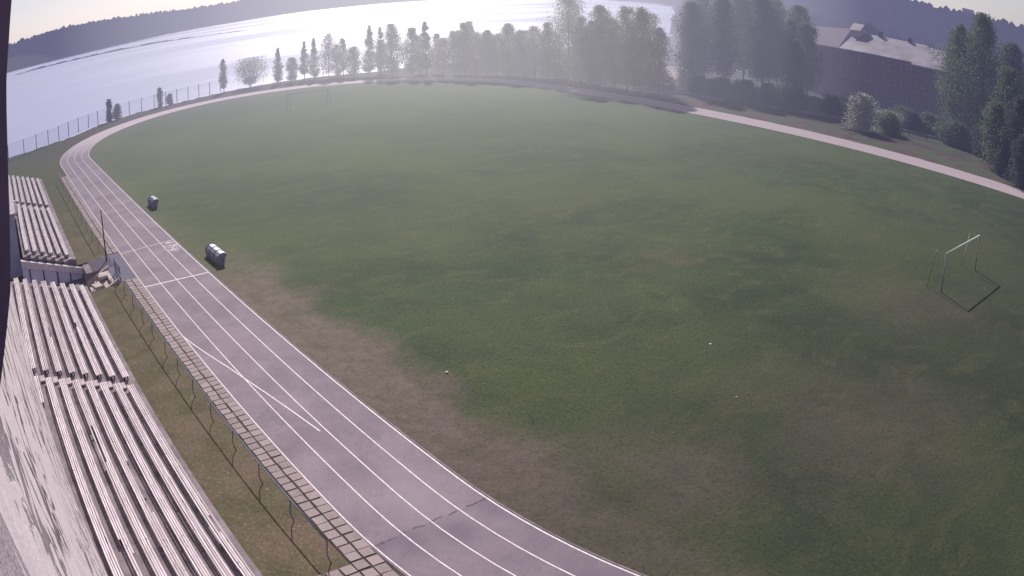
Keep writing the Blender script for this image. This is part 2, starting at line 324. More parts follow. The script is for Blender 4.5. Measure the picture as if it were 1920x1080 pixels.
# ------------------------------------------------------------------ mesh helpers
class MB:
    def __init__(s): s.v = []; s.f = []; s.sh = []
    def quad(s, a, b, c, d, sh=0.5):
        i = len(s.v); s.v += [a, b, c, d]; s.f.append((i, i + 1, i + 2, i + 3)); s.sh += [sh] * 4
    def box(s, x0, x1, y0, y1, z0, z1, sh=0.5):
        p = [(x0, y0, z0), (x1, y0, z0), (x1, y1, z0), (x0, y1, z0), (x0, y0, z1), (x1, y0, z1), (x1, y1, z1), (x0, y1, z1)]
        s.hexa(p, sh)
    def hexa(s, p, sh=0.5):
        i = len(s.v); s.v += [tuple(q) for q in p]; s.sh += [sh] * 8
        for f in ((0, 3, 2, 1), (4, 5, 6, 7), (0, 1, 5, 4), (1, 2, 6, 5), (2, 3, 7, 6), (3, 0, 4, 7)): s.f.append(tuple(i + k for k in f))
    def obox(s, c, sx, sy, z0, z1, yaw=0.0, sh=0.5, tilt=(0, 0)):
        ca, sa = math.cos(yaw), math.sin(yaw); p = []
        for z in (z0, z1):
            for a, b in ((-1, -1), (1, -1), (1, 1), (-1, 1)):
                u, v = a * sx / 2, b * sy / 2
                p.append((c[0] + u * ca - v * sa, c[1] + u * sa + v * ca, z + u * tilt[0] + v * tilt[1]))
        s.hexa(p, sh)
    def tube(s, pts, rad, n=8, cap=True, sh=0.5):
        pts = [Vector(p) for p in pts]; rings = []
        if not isinstance(rad, (list, tuple)): rad = [rad] * len(pts)
        for k, p in enumerate(pts):
            d = (pts[min(k + 1, len(pts) - 1)] - pts[max(k - 1, 0)]).normalized()
            a = d.orthogonal().normalized(); b = d.cross(a); i = len(s.v)
            for j in range(n):
                t = 2 * math.pi * j / n; q = p + (a * math.cos(t) + b * math.sin(t)) * rad[k]
                s.v.append(tuple(q)); s.sh.append(sh)
            rings.append(i)
        for i, j in zip(rings, rings[1:]):
            for k in range(n): s.f.append((i + k, i + (k + 1) % n, j + (k + 1) % n, j + k))
        if cap:
            s.f.append(tuple(range(rings[0] + n - 1, rings[0] - 1, -1))); s.f.append(tuple(range(rings[-1], rings[-1] + n)))
    def prism(s, poly, x0, x1):   # polygon in (y, z), extruded along x
        i = len(s.v); n = len(poly)
        for x in (x0, x1):
            for y, z in poly: s.v.append((x, y, z)); s.sh.append(0.5)
        s.f.append(tuple(i + k for k in range(n))[::-1]); s.f.append(tuple(i + n + k for k in range(n)))
        for k in range(n): s.f.append((i + k, i + (k + 1) % n, i + n + (k + 1) % n, i + n + k))
    def build(s, name, mat, parent=None, attr=False, smooth=False, bevel=0.0):
        me = bpy.data.meshes.new(name); me.from_pydata(s.v, [], s.f); me.update()
        if attr:
            a = me.attributes.new('shade', 'FLOAT', 'POINT'); a.data.foreach_set('value', np.array(s.sh, dtype=np.float32))
        if smooth: me.polygons.foreach_set('use_smooth', [True] * len(me.polygons))
        me.materials.append(mat)
        o = bpy.data.objects.new(name, me); col.objects.link(o)
        if bevel > 0:
            b = o.modifiers.new('bevel', 'BEVEL'); b.width = bevel; b.segments = 2; b.limit_method = 'ANGLE'
        if parent is not None: attach(o, parent)
        return o

def attach(o, parent):
    """parent with the vertex data written in world space: shift it to the parent's base"""
    o.parent = parent; o.matrix_parent_inverse = world_of(parent).inverted()
def world_of(o):
    m = Matrix.Translation(o.location) @ o.rotation_euler.to_matrix().to_4x4()
    return m if o.parent is None else world_of(o.parent) @ o.matrix_parent_inverse @ m
def empty(name, label, cat, loc=(0, 0, 0), group=None, rz=0.0):
    o = bpy.data.objects.new(name, None); col.objects.link(o); o.location = loc; o.rotation_euler = (0, 0, rz)
    o['label'] = label; o['category'] = cat
    if group: o['group'] = group
    return o
def tag(o, label, cat, group=None):
    o['label'] = label; o['category'] = cat
    if group: o['group'] = group
    return o
def struct(o, label=None):
    o['kind'] = 'structure'
    if label: o['label'] = label; o['category'] = o.name.split('.')[0].replace('_', ' ')
    return o

# ------------------------------------------------------------------ terrain
LAKE = np.array([(146, 900), (146, 60), (147, 10), (149.5, -4), (154.5, -13.5), (163.5, -21), (170, -31), (173.5, -43), (177.5, -55), (179, -68), (177, -80),
                 (172, -90), (172, -104), (180, -125), (192, -160), (205, -195), (222, -232), (240, -262), (300, -335), (420, -470), (800, -880), (1010, -1060),
                 (1300, -1150), (1650, -1000), (1500, -640), (1290, -420), (1220, -300), (1110, -190), (1075, -80), (1110, 0), (1180, 160), (1250, 500), (1100, 900)], float)
def lake_sd(x, y):
    """signed distance to the lake polygon, negative inside"""
    d = np.full(x.shape, 1e9); inside = np.zeros(x.shape, bool); n = len(LAKE)
    for i in range(n):
        ax, ay = LAKE[i]; bx, by = LAKE[(i + 1) % n]; ex, ey = bx - ax, by - ay
        t = np.clip(((x - ax) * ex + (y - ay) * ey) / (ex * ex + ey * ey), 0, 1)
        d = np.minimum(d, np.hypot(x - ax - t * ex, y - ay - t * ey))
        c = (ay > y) != (by > y)
        with np.errstate(divide='ignore', invalid='ignore'):
            xi = (bx - ax) * (y - ay) / (by - ay) + ax
        inside ^= c & (x < xi)
    return np.where(inside, -d, d)
def height(x, y):
    sd = lake_sd(x, y); r = np.hypot(x, y); az = np.degrees(np.arctan2(y, x))
    near = (r < 900)
    bank = np.where(sd < 0, -2.5 - np.minimum(-sd * 0.3, 5), -2.5 + 2.5 * np.clip(sd / 3.2, 0, 1) ** 0.7)
    wob = np.sin(x * 0.011 + 1.3) * np.cos(y * 0.009) * 3 + np.sin(x * 0.004 - y * 0.006) * 5
    # hills across the lake
    far = -2.5 + np.clip(sd, 0, 400) * 0.085 + np.clip(sd / 200, 0, 1) * wob
    left = np.clip((az + 4) / 10, 0, 1)
    far = far * (1 - 0.25 * left)
    # land on the right rises to a wooded ridge
    ridge = np.clip((r - 230) / 620, 0, 1); ridge = ridge * ridge * (3 - 2 * ridge) * 26 + np.clip((r - 850) / 500, 0, 1) * 4
    right = np.clip((-46 - az) / 10, 0, 1)
    land = ridge * right + np.clip((r - 230) / 300, 0, 1) * wob * 0.3 * right
    out = np.where(sd < 0, bank, np.where((r > 950) & (az > -48), np.maximum(far, -2.4), bank + land * np.clip(sd / 30, 0, 1)))
    return out

def terrain():
    rad = np.concatenate([[0.0], np.geomspace(4, 130, 60), np.arange(132, 260, 2.0), np.geomspace(262, 1500, 110), np.geomspace(1550, 9000, 14)])
    ang = np.concatenate([np.arange(-180, -95, 5.0), np.arange(-95, 12, 0.5), np.arange(12, 180.1, 6.0)]); ang[-1] = 180.0
    A, Rr = np.meshgrid(np.radians(ang), rad, indexing='ij'); X = Rr * np.cos(A); Y = Rr * np.sin(A)
    Z = height(X, Y)
    nA, nR = X.shape; idx = np.arange(nA * nR).reshape(nA, nR)
    f = np.stack([idx[:-1, :-1], idx[:-1, 1:], idx[1:, 1:], idx[1:, :-1]], -1).reshape(-1, 4)
    cx = X.ravel()[f].mean(1); cy = Y.ravel()[f].mean(1)
    keep = ~((cx > 48) & (cx < 74) & (cy > -9.4) & (cy < 4))
    f = f[keep]
    v = np.stack([X.ravel(), Y.ravel(), Z.ravel()], 1).tolist(); faces = [tuple(a) for a in f.tolist()]
    # local patch of the same sheet round the sunken passage between the stands
    def rect(x0, x1, y0, y1, z=0.004):
        i = len(v); v.extend([[x0, y0, z], [x1, y0, z], [x1, y1, z], [x0, y1, z]]); faces.append((i, i + 1, i + 2, i + 3))
    rect(40, 57.0, -12, 9); rect(64.8, 84, -12, 9); rect(57.0, 64.8, -12, -8.3); rect(57.0, 64.8, 3.5, 9)
    me = bpy.data.meshes.new('ground'); me.from_pydata(v, [], faces); me.update(); me.materials.append(M['ground'])
    o = bpy.data.objects.new('ground', me); col.objects.link(o); return struct(o)
terrain()

def water():
    mb = MB(); mb.quad((130, -1700, -2.5), (2600, -1700, -2.5), (2600, 1200, -2.5), (130, 1200, -2.5)); return struct(mb.build('lake', M['water']))
water()

# low dark strip lying in the lake off the far shore on the left
mb = MB()
sp = [(830, -20, .8), (845, -40, 1.5), (835, -75, 1.8), (815, -132, 1.8), (790, -180, 1.6), (745, -212, 1.2), (705, -245, .6)]
sp = [(a, b, c) for a, b, c in sp]
for (x0, y0, h0), (x1, y1, h1) in zip(sp, sp[1:]):
    for k in range(8):
        t0, t1 = k / 8, (k + 1) / 8
        a = (x0 + (x1 - x0) * t0, y0 + (y1 - y0) * t0); b = (x0 + (x1 - x0) * t1, y0 + (y1 - y0) * t1)
        h = (h0 + (h1 - h0) * t0) * random.uniform(.35, 1.0)
        mb.hexa([(a[0], a[1], -2.7), (b[0], b[1], -2.7), (b[0] + 7, b[1], -2.7), (a[0] + 7, a[1], -2.7),
                 (a[0] + 3, a[1], -2.5 + h), (b[0] + 3, b[1], -2.5 + h), (b[0] + 4, b[1], -2.5 + h), (a[0] + 4, a[1], -2.5 + h)], random.random())
o = mb.build('low_strip', M['leafdark'], attr=True); o['kind'] = 'stuff'; o['label'] = 'low dark strip lying in the lake off the far wooded shore'; o['category'] = 'reeds'

# ------------------------------------------------------------------ track
def oval(off, n_arc=96):
    """centre-line points of the track oval, off metres outside the inner line, clockwise from the near straight's right end"""
    r = TR + off; P = []
    for k in range(41): P.append((TCX - TS + 2 * TS * k / 40, TCY + r))
    for k in range(1, n_arc): a = math.pi / 2 - math.pi * k / n_arc; P.append((TCX + TS + r * math.cos(a), TCY + r * math.sin(a)))
    for k in range(41): P.append((TCX + TS - 2 * TS * k / 40, TCY - r))
    for k in range(1, n_arc): a = -math.pi / 2 - math.pi * k / n_arc; P.append((TCX - TS + r * math.cos(a), TCY + r * math.sin(a)))
    return P
def ring(name, o0, o1, z, mat, i0=0, i1=None, close=True):
    A, B = oval(o0), oval(o1); n = len(A); mb = MB()
    rg = range(n) if i1 is None else range(i0, i1)
    for k in rg:
        a, b, c, d = A[k % n], A[(k + 1) % n], B[(k + 1) % n], B[k % n]
        mb.quad((a[0], a[1], z), (b[0], b[1], z), (c[0], c[1], z), (d[0], d[1], z))
    return mb.build(name, mat)
# infield turf sheet
A = oval(0.06); mb = MB(); c0 = len(mb.v)
for y in range(24):
    pass
me = bpy.data.meshes.new('grass_field'); me.from_pydata([(x, y, 0.012) for x, y in A] + [(TCX, TCY, 0.012)], [], [(k, (k + 1) % len(A), len(A)) for k in range(len(A))][::1])
me.update(); me.materials.append(M['field']); fo = bpy.data.objects.new('grass_field', me); col.objects.link(fo); struct(fo)
tr = ring('running_track', 0.0, 4 * LANE + 0.12, 0.020, M['asphalt']); struct(tr)
# the dusty shoulder that widens the far straight
mb = MB()
for k in range(40):
    x0, x1 = 24 + 94 * k / 40, 24 + 94 * (k + 1) / 40; y = TCY - TR - 4 * LANE
    mb.quad((x0, y - .42 - .1 * math.sin(x0), .016), (x1, y - .42 - .1 * math.sin(x1), .016), (x1, y + .1, .016), (x0, y + .1, .016))
struct(mb.build('track_shoulder', M['asphalt']))
n = len(oval(0)); N1 = 41 + 95 + 41
for i in range(5):
    w = 0.055 if i else 0.075
    off = i * LANE
    end = {0: 41 + 34, 1: 41 + 26, 2: 41 + 28, 3: 41 + 24, 4: 41 + 36}[i]
    A, B = oval(off - w / 2), oval(off + w / 2); mb = MB()
    for k in list(range(n - 60, n)) + list(range(0, end)):
        a, b, c, d = A[k % n], A[(k + 1) % n], B[(k + 1) % n], B[k % n]
        mb.quad((a[0], a[1], .026), (b[0], b[1], .026), (c[0], c[1], .026), (d[0], d[1], .026))
    struct(mb.build('lane_line', M['line']))
# low kerb along the inner line
A, B = oval(-0.14), oval(-0.06); mb = MB()
for k in list(range(n - 60, n)) + list(range(0, 41 + 60)):
    a, b, c, d = A[k % n], A[(k + 1) % n], B[(k + 1) % n], B[k % n]
    mb.hexa([(a[0], a[1], 0), (b[0], b[1], 0), (c[0], c[1], 0), (d[0], d[1], 0), (a[0], a[1], .05), (b[0], b[1], .05), (c[0], c[1], .05), (d[0], d[1], .05)])
struct(mb.build('track_kerb', M['concrete']))
def strip(name, pts, w, z, mat):
    mb = MB()
    for (x0, y0), (x1, y1) in zip(pts, pts[1:]):
        d = Vector((x1 - x0, y1 - y0)).normalized(); nx, ny = -d.y * w / 2, d.x * w / 2
        mb.quad((x0 - nx, y0 - ny, z), (x1 - nx, y1 - ny, z), (x1 + nx, y1 + ny, z), (x0 + nx, y0 + ny, z))
    return mb.build(name, mat)
struct(strip('start_line', [(54.9, -9.98), (54.65, -14.98)], 0.16, .031, M['line']))
m2 = simple('worn line paint', (0.56, 0.49, 0.54), 0.8, var=0.25, scale=4)
struct(strip('start_line', [(64.7, -9.98), (65.06, -14.98)], 0.14, .031, m2))
pts = [(44.6, -9.98), (43.0, -10.2), (41.0, -10.55), (38.8, -10.98), (36.8, -11.3), (34.8, -11.62), (32.4, -11.95), (30.1, -12.22)]
struct(strip('start_curve_line', pts, 0.07, .031, M['line']))
# asphalt walkway joining passage and track, dark patch beside it
mb = MB(); mb.quad((57.4, -10.1, .012), (65.3, -10.1, .012), (65.3, -8.2, .012), (57.4, -8.2, .012))
struct(mb.build('walkway', simple('dark walkway asphalt', (0.13, 0.115, 0.165), 0.9, var=0.15)))
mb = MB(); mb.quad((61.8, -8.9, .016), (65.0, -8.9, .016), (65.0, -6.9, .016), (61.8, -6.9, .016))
struct(mb.build('path', simple('dark path surface', (0.075, 0.055, 0.085), 0.9, var=0.2)))

# ------------------------------------------------------------------ pavers beside the track
def pavers(x0, x1, ys, wy=0.53, px=0.535):
    mb = MB(); x = x0
    while x < x1:
        for j, y in enumerate(ys):
            jx, jy = random.uniform(-.025, .025), random.uniform(-.02, .02)
            mb.obox((x + px / 2 + jx + 0, y + jy), px - .07, wy - .075, 0.0, 0.036 + random.uniform(-.006, .008), random.uniform(-.035, .035), random.random(),
                    (random.uniform(-.02, .02), random.uniform(-.02, .02)))
        x += px
    return struct(mb.build('paving', M['paver'], attr=True))
pavers(20.6, 57.2, [-9.16, -9.70]); pavers(65.4, 108.5, [-9.16, -9.70])
pavers(12.0, 20.6, [-7.54, -8.08, -8.62, -9.16, -9.70])
mb = MB(); mb.box(20.5, 57.3, -9.99, -8.87, 0.0, 0.018); mb.box(65.4, 108.6, -9.99, -8.87, 0.0, 0.018); mb.box(12, 20.5, -9.99, -7.26, 0.0, 0.018)
struct(mb.build('paving_bed', simple('paving bed soil', (0.05, 0.038, 0.036), 0.95, var=0.3)))

# ------------------------------------------------------------------ stands
DY, DZ = 0.765, 0.25
def tread_z(i): return 0.47 + DZ * i
def terrace(parent, x0, x1, rows, aisles, back=1.4):
    mb = MB()
    for i in range(rows):
        y0 = -5.46 + DY * i if i else -5.72; y1 = -5.46 + DY * (i + 1) + (back if i == rows - 1 else 0)
        mb.box(x0, x1, y0, y1, -0.02 if i == 0 else tread_z(i - 1) - 0.02, tread_z(i))
    o = mb.build('terrace', M['concrete'], parent)
    for (a, b) in aisles:
        for i in range(rows):
            mb = MB(); y0 = -5.46 + DY * i; mb.box(a + .08, b - .08, y0 - .30, y0 - .003, tread_z(i) - DZ - .0, tread_z(i) - DZ / 2, .5)
            mb.build('aisle_step', M['palecon'], parent)
    return o
near = empty('grandstand', 'long near concrete stand stepping down to the grass below the camera', 'grandstand', (40, -3, 0), 'concrete stands')
terrace(near, 8, 57.2, 8, [(38.35, 39.25)])
mb = MB(); mb.box(57.2, 57.42, -5.66, .6, -1.15, .30); mb.build('end_wall', M['palecon'], near)
far = empty('grandstand', 'distant concrete stand past the passage, near the bend of the track', 'grandstand', (87, -3, 0), 'concrete stands')
mb = MB()
for i in range(7):
    y0 = -5.46 + DY * i if i else -5.9; y1 = -5.46 + DY * (i + 1) + (.8 if i == 6 else 0)
    mb.box(65.0 if i < 6 else 80.2, 109.6, y0, y1, -0.02 if i == 0 else tread_z(i - 1) - 0.02, tread_z(i))
mb.build('terrace', M['concrete'], far)
# sloping parapet and the shaded retaining wall under it
mb = MB()
mb.prism([(-.60, 1.02), (-.60, 1.62), (-6.2, -.25 + .05), (-6.9, -.1), (-6.9, -.5), (-6.2, -.70)], 64.45, 65.0)
mb.build('parapet', M['brightcon'], far, bevel=.02)
mb = MB(); mb.prism([(-.6, -1.15), (-.6, 1.02), (-6.25, -.72), (-6.25, -1.15)], 64.7, 65.0); mb.build('retaining_wall', M['shadeblue'], far)
for y in (-1.3, -2.6, -3.9, -5.1):
    mb = MB(); zt = -.70 + (y + 6.2) * .305; mb.box(64.62, 64.7, y - .05, y + .05, -1.1, zt); mb.build('buttress', M['dark'], far)
for i in range(6):
    mb = MB(); y0 = -5.66 + DY * i; mb.box(65.05, 65.35, y0 + .08, y0 + .50, tread_z(i), tread_z(i) + .12); mb.build('row_end_block', M['palecon'], far)

def bench(x0, x1, i, label, group, missing=()):
    yc = -5.2 + DY * i; zt = tread_z(i) + .28
    b = empty('bench', label, 'bench', ((x0 + x1) / 2, yc, tread_z(i)), group)
    L = x1 - x0
    for k in range(4):
        y = yc - .147 + .098 * k
        segs = [(x0, x1)]
        for (kk, a, c) in missing:
            if kk == k: segs = [s for s in ((x0, a), (c, x1)) if s[1] > s[0]]
        for (a, c) in segs:
            mb = MB(); x = a
            while x < c - .01:
                e = min(c, x + random.uniform(3.2, 5.2))
                if c - e < .6: e = c
                zz = random.uniform(-.012, .012); yy = random.uniform(-.008, .008)
                s = random.uniform(-.001, .001)
                mb.hexa([(x + .006, y - .033 + yy, zt - .035 + zz), (e - .006, y - .033 + yy, zt - .035 + zz), (e - .006, y + .033 + yy, zt - .035 + zz), (x + .006, y + .033 + yy, zt - .035 + zz),
                         (x + .006, y - .033 + yy, zt + zz), (e - .006, y - .033 + yy, zt + zz), (e - .006, y + .033 + yy, zt + zz), (x + .006, y + .033 + yy, zt + zz)])
                x = e
            mb.build('slat', M['slat'], b)
    nl = max(3, int(round(L / 2.9)))
    for j in range(nl + 1):
        x = x0 + .15 + (L - .3) * j / nl
        mb = MB(); mb.box(x - .04, x + .04, yc - .17, yc + .17, zt - .085, zt - .037)
        mb.box(x - .035, x + .035, yc - .13, yc - .07, tread_z(i), zt - .085); mb.box(x - .035, x + .035, yc + .07, yc + .13, tread_z(i), zt - .085)
        mb.build('leg', M['dark'], b)
RW = ['bottom row at the grass edge', 'second row up', 'third row up', 'fourth row up', 'fifth row up', 'sixth row up', 'seventh row up', 'top row against the peeling wall']
for i in range(8):
    miss = {4: [(2, 29.5, 33.0)], 5: [(3, 20.9, 23.6), (0, 20.0, 22.6)], 3: [(0, 25.5, 29.6)], 7: [], 0: [(1, 24.2, 25.4)]}.get(i, [])
    x0 = 9.0 if i < 7 else 35.0
    bench(x0, 38.3, i, 'white slatted bench of the nearest block, ' + RW[i], 'benches of the nearest block', miss)
for i in range(8):
    miss = {5: [(0, 44.5, 46.2)], 2: [(3, 47.2, 48.0)]}.get(i, [])
    bench(39.35, 56.8, i, 'white slatted bench between the aisle and the passage, ' + RW[i], 'benches between aisle and passage', miss)
for i in range(6):
    bench(66.0, 87.4, i, 'weathered white bench past the passage, ' + RW[i], 'benches of the distant stand, nearer part')
for i in range(7):
    bench(89.0, 109.0, i, 'weathered white bench at the distant stand\'s far end, ' + RW[i].replace('against the peeling wall', ''), 'benches of the distant stand, far part')

# booth: pale blue shaded wall beyond the passage
b = empty('booth', 'pale blue-grey windowless booth at the head of the distant stand', 'booth', (73, .7, 0))
mb = MB(); mb.box(66.0, 80.0, -.58, 2.6, -0.05, 5.1); mb.build('wall', M['bluewall'], b)
mb = MB(); mb.box(65.85, 80.15, -.70, 2.75, 5.1, 5.25); mb.build('roof', M['palecon'], b)
mb = MB(); mb.obox((83.5, -.75), 1.1, .7, tread_z(6), tread_z(6) + .8, .3); mb.obox((83.2, -.75), .5, .5, tread_z(6) + .8, tread_z(6) + 1.25, .7)
tag(mb.build('storage_box', M['white'], bevel=.04), 'white boxes stacked at the top of the distant stand beside the booth', 'box')
mb = MB(); mb.obox((82.0, -.62), .7, .5, tread_z(6), tread_z(6) + .5, .5)
tag(mb.build('storage_box', M['white'], bevel=.04), 'small white box lying nearer the booth than the stacked white boxes', 'box')

# passage floor and steps
mb = MB(); mb.box(57.0, 65.0, -6.3, 3.5, -1.2, -1.1); struct(mb.build('passage_floor', M['concrete']))
st = empty('steps', 'pale broken concrete steps climbing from the sunken passage to the track', 'steps', (59.5, -7.3, -1.1))
for k in range(4):
    mb = MB(); y0 = -6.3 - .52 * k
    mb.box(57.5, 61.4, y0 - .5, y0, -1.15, -1.1 + .27 * (k + 1)); mb.build('tread', M['stone'], st, bevel=.03)
mb = MB(); mb.prism([(-6.25, -1.15), (-6.25, -.55), (-8.45, .38), (-8.45, -1.15)], 57.15, 57.5); mb.build('cheek_wall', M['stone'], st, bevel=.03)
mb = MB(); mb.prism([(-6.25, -1.15), (-6.25, -.60), (-8.3, .25), (-8.3, -1.15)], 61.4, 61.75); mb.build('cheek_wall', M['stone'], st, bevel=.03)
mb = MB(); mb.box(61.75, 64.45, -8.28, -6.3, -1.15, 0.0); mb.build('landing', M['concrete'], st)
for k, (x, y, a) in enumerate(((58.6, -6.75, .2), (60.2, -7.5, -.25))):
    mb = MB(); mb.obox((x, y), 1.1, .7, -.35 + .2 * k, -.1 + .2 * k, a); 
    tag(mb.build('stone_slab', M['stone'], bevel=.03), ['pale stone slab lying on the lower passage steps', 'pale stone slab lying on the upper passage steps, nearer the track'][k], 'slab')
g = empty('gate', 'small blue metal gate by the passage steps at the track edge', 'gate', (58.7, -8.6, 0))
for x in (57.6, 59.9):
    mb = MB(); mb.tube([(x, -8.62, 0), (x, -8.62, 1.15)], .04); mb.build('post', M['bluepaint'], g)
mb = MB()
for z in (.15, .6, 1.1): mb.tube([(57.6, -8.62, z), (59.9, -8.62, z)], .025, 6)
for k in range(1, 10): mb.tube([(57.6 + .23 * k, -8.62, .15), (57.6 + .23 * k, -8.62, 1.1)], .012, 5)
mb.build('panel', M['bluepaint'], g)

# ------------------------------------------------------------------ peeling facade wall beside the camera, and the dark bracket plate
WB, WC = 0.0244, 0.0694
def wall_y(x, z): return .35 + WB * x - WC * (17.88 - z)
mb = MB()
xs = [-4, 0, 4, 8, 14, 22, 30, 40, 50, 58]; zs = [2.3, 6, 10, 14, 18, 21]
for a, c in zip(xs, xs[1:]):
    for z0, z1 in zip(zs, zs[1:]):
        mb.quad((a, wall_y(a, z0), z0), (c, wall_y(c, z0), z0), (c, wall_y(c, z1), z1), (a, wall_y(a, z1), z1))
x0, x1, z0, z1 = -4, 58, 2.3, 21
A = [(x0, wall_y(x0, z0), z0), (x1, wall_y(x1, z0), z0), (x1, wall_y(x1, z1), z1), (x0, wall_y(x0, z1), z1)]
B = [(p[0], p[1] + 1.2, p[2]) for p in A]
for k in range(4):
    a, c = A[k], A[(k + 1) % 4]; d, e = B[(k + 1) % 4], B[k]; mb.quad(a, c, d, e)
mb.quad(*B)
tag(mb.build('painted_wall', M['peel']), 'tall wall with peeling cream paint running along the left edge', 'wall')
Zc = 17.88
poly = [(-.062, .75), (-.042, .183), (-.036, .048), (-.027, -.068), (-.023, -.216), (-.019, -.314), (-.006, -.476), (.015, -.622), (.034, -.712), (.056, -.775), (.078, -.833), (.108, -.905), (.145, -.985), (.20, -1.09), (.30, -1.22), (.30, .75)]
mb = MB(); mb.prism([(y, Zc + z) for y, z in poly], 2.5, 2.62)
tag(mb.build('bracket_plate', M['darkmetal'], bevel=.006), 'dark purple-brown metal plate fixed to the wall at the upper left edge', 'bracket')

# ------------------------------------------------------------------ railings
def railing(xs, y, label, h=1.0):
    r = empty('railing', label, 'railing', ((xs[0] + xs[-1]) / 2, y, 0), 'pipe railings beside the pavers')
    mb = MB(); mb.tube([(x, y + random.uniform(-.015, .015), h) for x in xs], .028, 8); mb.build('top_rail', M['bluepaint'], r, smooth=True)
    for k, x in enumerate(xs):
        mb = MB(); dy = .09
        mb.tube([(x, y, h - .02), (x + .02, y + dy * .6, h * .62), (x + .02, y + dy, h * .4), (x + .02, y + dy * .6, h * .16), (x, y, -.02)], .024, 6)
        mb.build('post', M['bluepaint'], r, smooth=True)
railing([21.5, 24.5, 27.55, 30.6, 33.65, 36.55, 39.4, 42.1, 45.3, 48.1, 51.1, 54.2, 56.9], -8.33, 'thin blue pipe railing on posts along the near pavers')
railing([67.0, 71, 75, 79, 83, 87, 91, 95, 99, 103, 107], -8.40, 'thin blue pipe railing along the distant pavers before the bend')
mb = MB(); mb.tube([(63.70, -8.50, 0), (63.64, -8.52, 1.4), (63.40, -8.50, 2.8), (63.05, -8.45, 4.25)], [.06, .055, .05, .04], 8)
tag(mb.build('pole', M['dark'], smooth=True), 'tall dark leaning bare pole at the corner of the distant pavers', 'pole')

# ------------------------------------------------------------------ team shelters
def shelter(x, y, label, L=2.6):
    s = empty('team_shelter', label, 'shelter', (x, y, 0), 'team shelters beside the track')
    prof = [(0.36, 0.02), (.42, .40), (.34, .68), (.10, .84), (-.14, .86), (-.36, .76)]
    def sheet(a, b, x0, x1, mat, name, t=.03):
        mb = MB()
        for (y0, z0), (y1, z1) in zip(prof[a:b], prof[a + 1:b + 1]):
            mb.hexa([(x0, y + y0, z0), (x1, y + y0, z0), (x1, y + y1, z1), (x0, y + y1, z1), (x0, y + y0 - t, z0 - t), (x1, y + y0 - t, z0 - t), (x1, y + y1 - t, z1 - t), (x0, y + y1 - t, z1 - t)])
        return mb.build(name, mat, s)
    sheet(0, 3, x - L / 2, x + L / 2, M['shelter'], 'back_panel')
    sheet(3, 5, x - L / 2, x + L / 2, M['white'], 'roof')
    for e in (-1, 1):
        xx = x + e * L / 2; mb = MB()
        mb.prism([(y + a, b) for a, b in prof] + [(y - .22, .5), (y - .10, .02)], xx - .02, xx + .02); mb.build('side_panel', M['shelter'], s)
    for k in range(4):
        xx = x - L / 2 + L * k / 3; mb = MB(); mb.tube([(xx, y + a + .02, b + .02) for a, b in prof], .025, 5)
        mb.build('hoop', M['greymetal'], s)
    mb = MB(); mb.box(x - L / 2 + .1, x + L / 2 - .1, y + .05, y + .34, .34, .38); mb.build('seat', M['bark'], s)
    for xx in (x - .8, x + .8):
        mb = MB(); mb.box(xx - .03, xx + .03, y + .1, y + .30, 0, .34); mb.build('leg', M['dark'], s)
shelter(57.0, -16.4, 'nearer grey team shelter with a white roof edge on worn soil', 3.0)
shelter(78.6, -16.4, 'farther small grey team shelter on grass beside the track', 2.0)

# ------------------------------------------------------------------ goals
def goal(x, back, label, W=7.32, H=2.44, mat=None, barmat=None, r=.055):
    g = empty('football_goal', label, 'goal', (x, TCY - 1.0, 0), 'football goals')
    yc = g.location[1]
    for s in (-1, 1):
        mb = MB(); mb.tube([(x, yc + s * W / 2, 0), (x, yc + s * W / 2, H)], r, 10); mb.build('post', mat, g, smooth=True)
        mb = MB(); mb.tube([(x, yc + s * W / 2, H), (x + back * .9, yc + s * W / 2 - s * .1, H - .05), (x + back * 1.35, yc + s * W / 2 - s * .1, .0)], .03, 6); mb.build('stay', mat, g, smooth=True)
    mb = MB(); mb.tube([(x, yc - W / 2 - .05, H), (x, yc + W / 2 + .05, H)], r + .005, 10); mb.build('crossbar', barmat, g, smooth=True)
goal(20.3, 1.0, 'nearer football goal frame without net at the right of the pitch', W=7.5, H=2.75, mat=M['goalpaint'], barmat=M['goalbar'])
goal(127.8, -1.0, 'distant football goal frame without net near the bend by the lake', W=7.4, mat=M['goalpaint'], barmat=M['goalpaint'], r=.035)
def blob(name, loc, r, label, cat, mat, sq=.6):
    mb = MB(); n = 10
    for k in range(6):
        ph = math.pi * k / 5
        for j in range(n):
            t = 2 * math.pi * j / n; rr = r * math.sin(ph) * random.uniform(.85, 1.1)
            mb.v.append((loc[0] + rr * math.cos(t), loc[1] + rr * math.sin(t), loc[2] + r * sq * (1 - math.cos(ph)))); mb.sh.append(.5)
    for k in range(5):
        for j in range(n): mb.f.append((k * n + j, k * n + (j + 1) % n, (k + 1) * n + (j + 1) % n, (k + 1) * n + j))
    return tag(mb.build(name, mat, smooth=True), label, cat)
blob('plastic_bag', (31.74, -19.80, 0.01), .085, 'white scrap of plastic on the soil edge nearest the track', 'litter', M['litter'])
blob('paper_scrap', (25.98, -32.10, 0.01), .07, 'small white scrap lying in the middle of the green turf', 'litter', M['litter'], .3)
blob('paper_scrap', (21.16, -28.48, 0.01), .06, 'small grey-white scrap on turf, nearest the bottom of the picture', 'litter', M['cream'], .3)

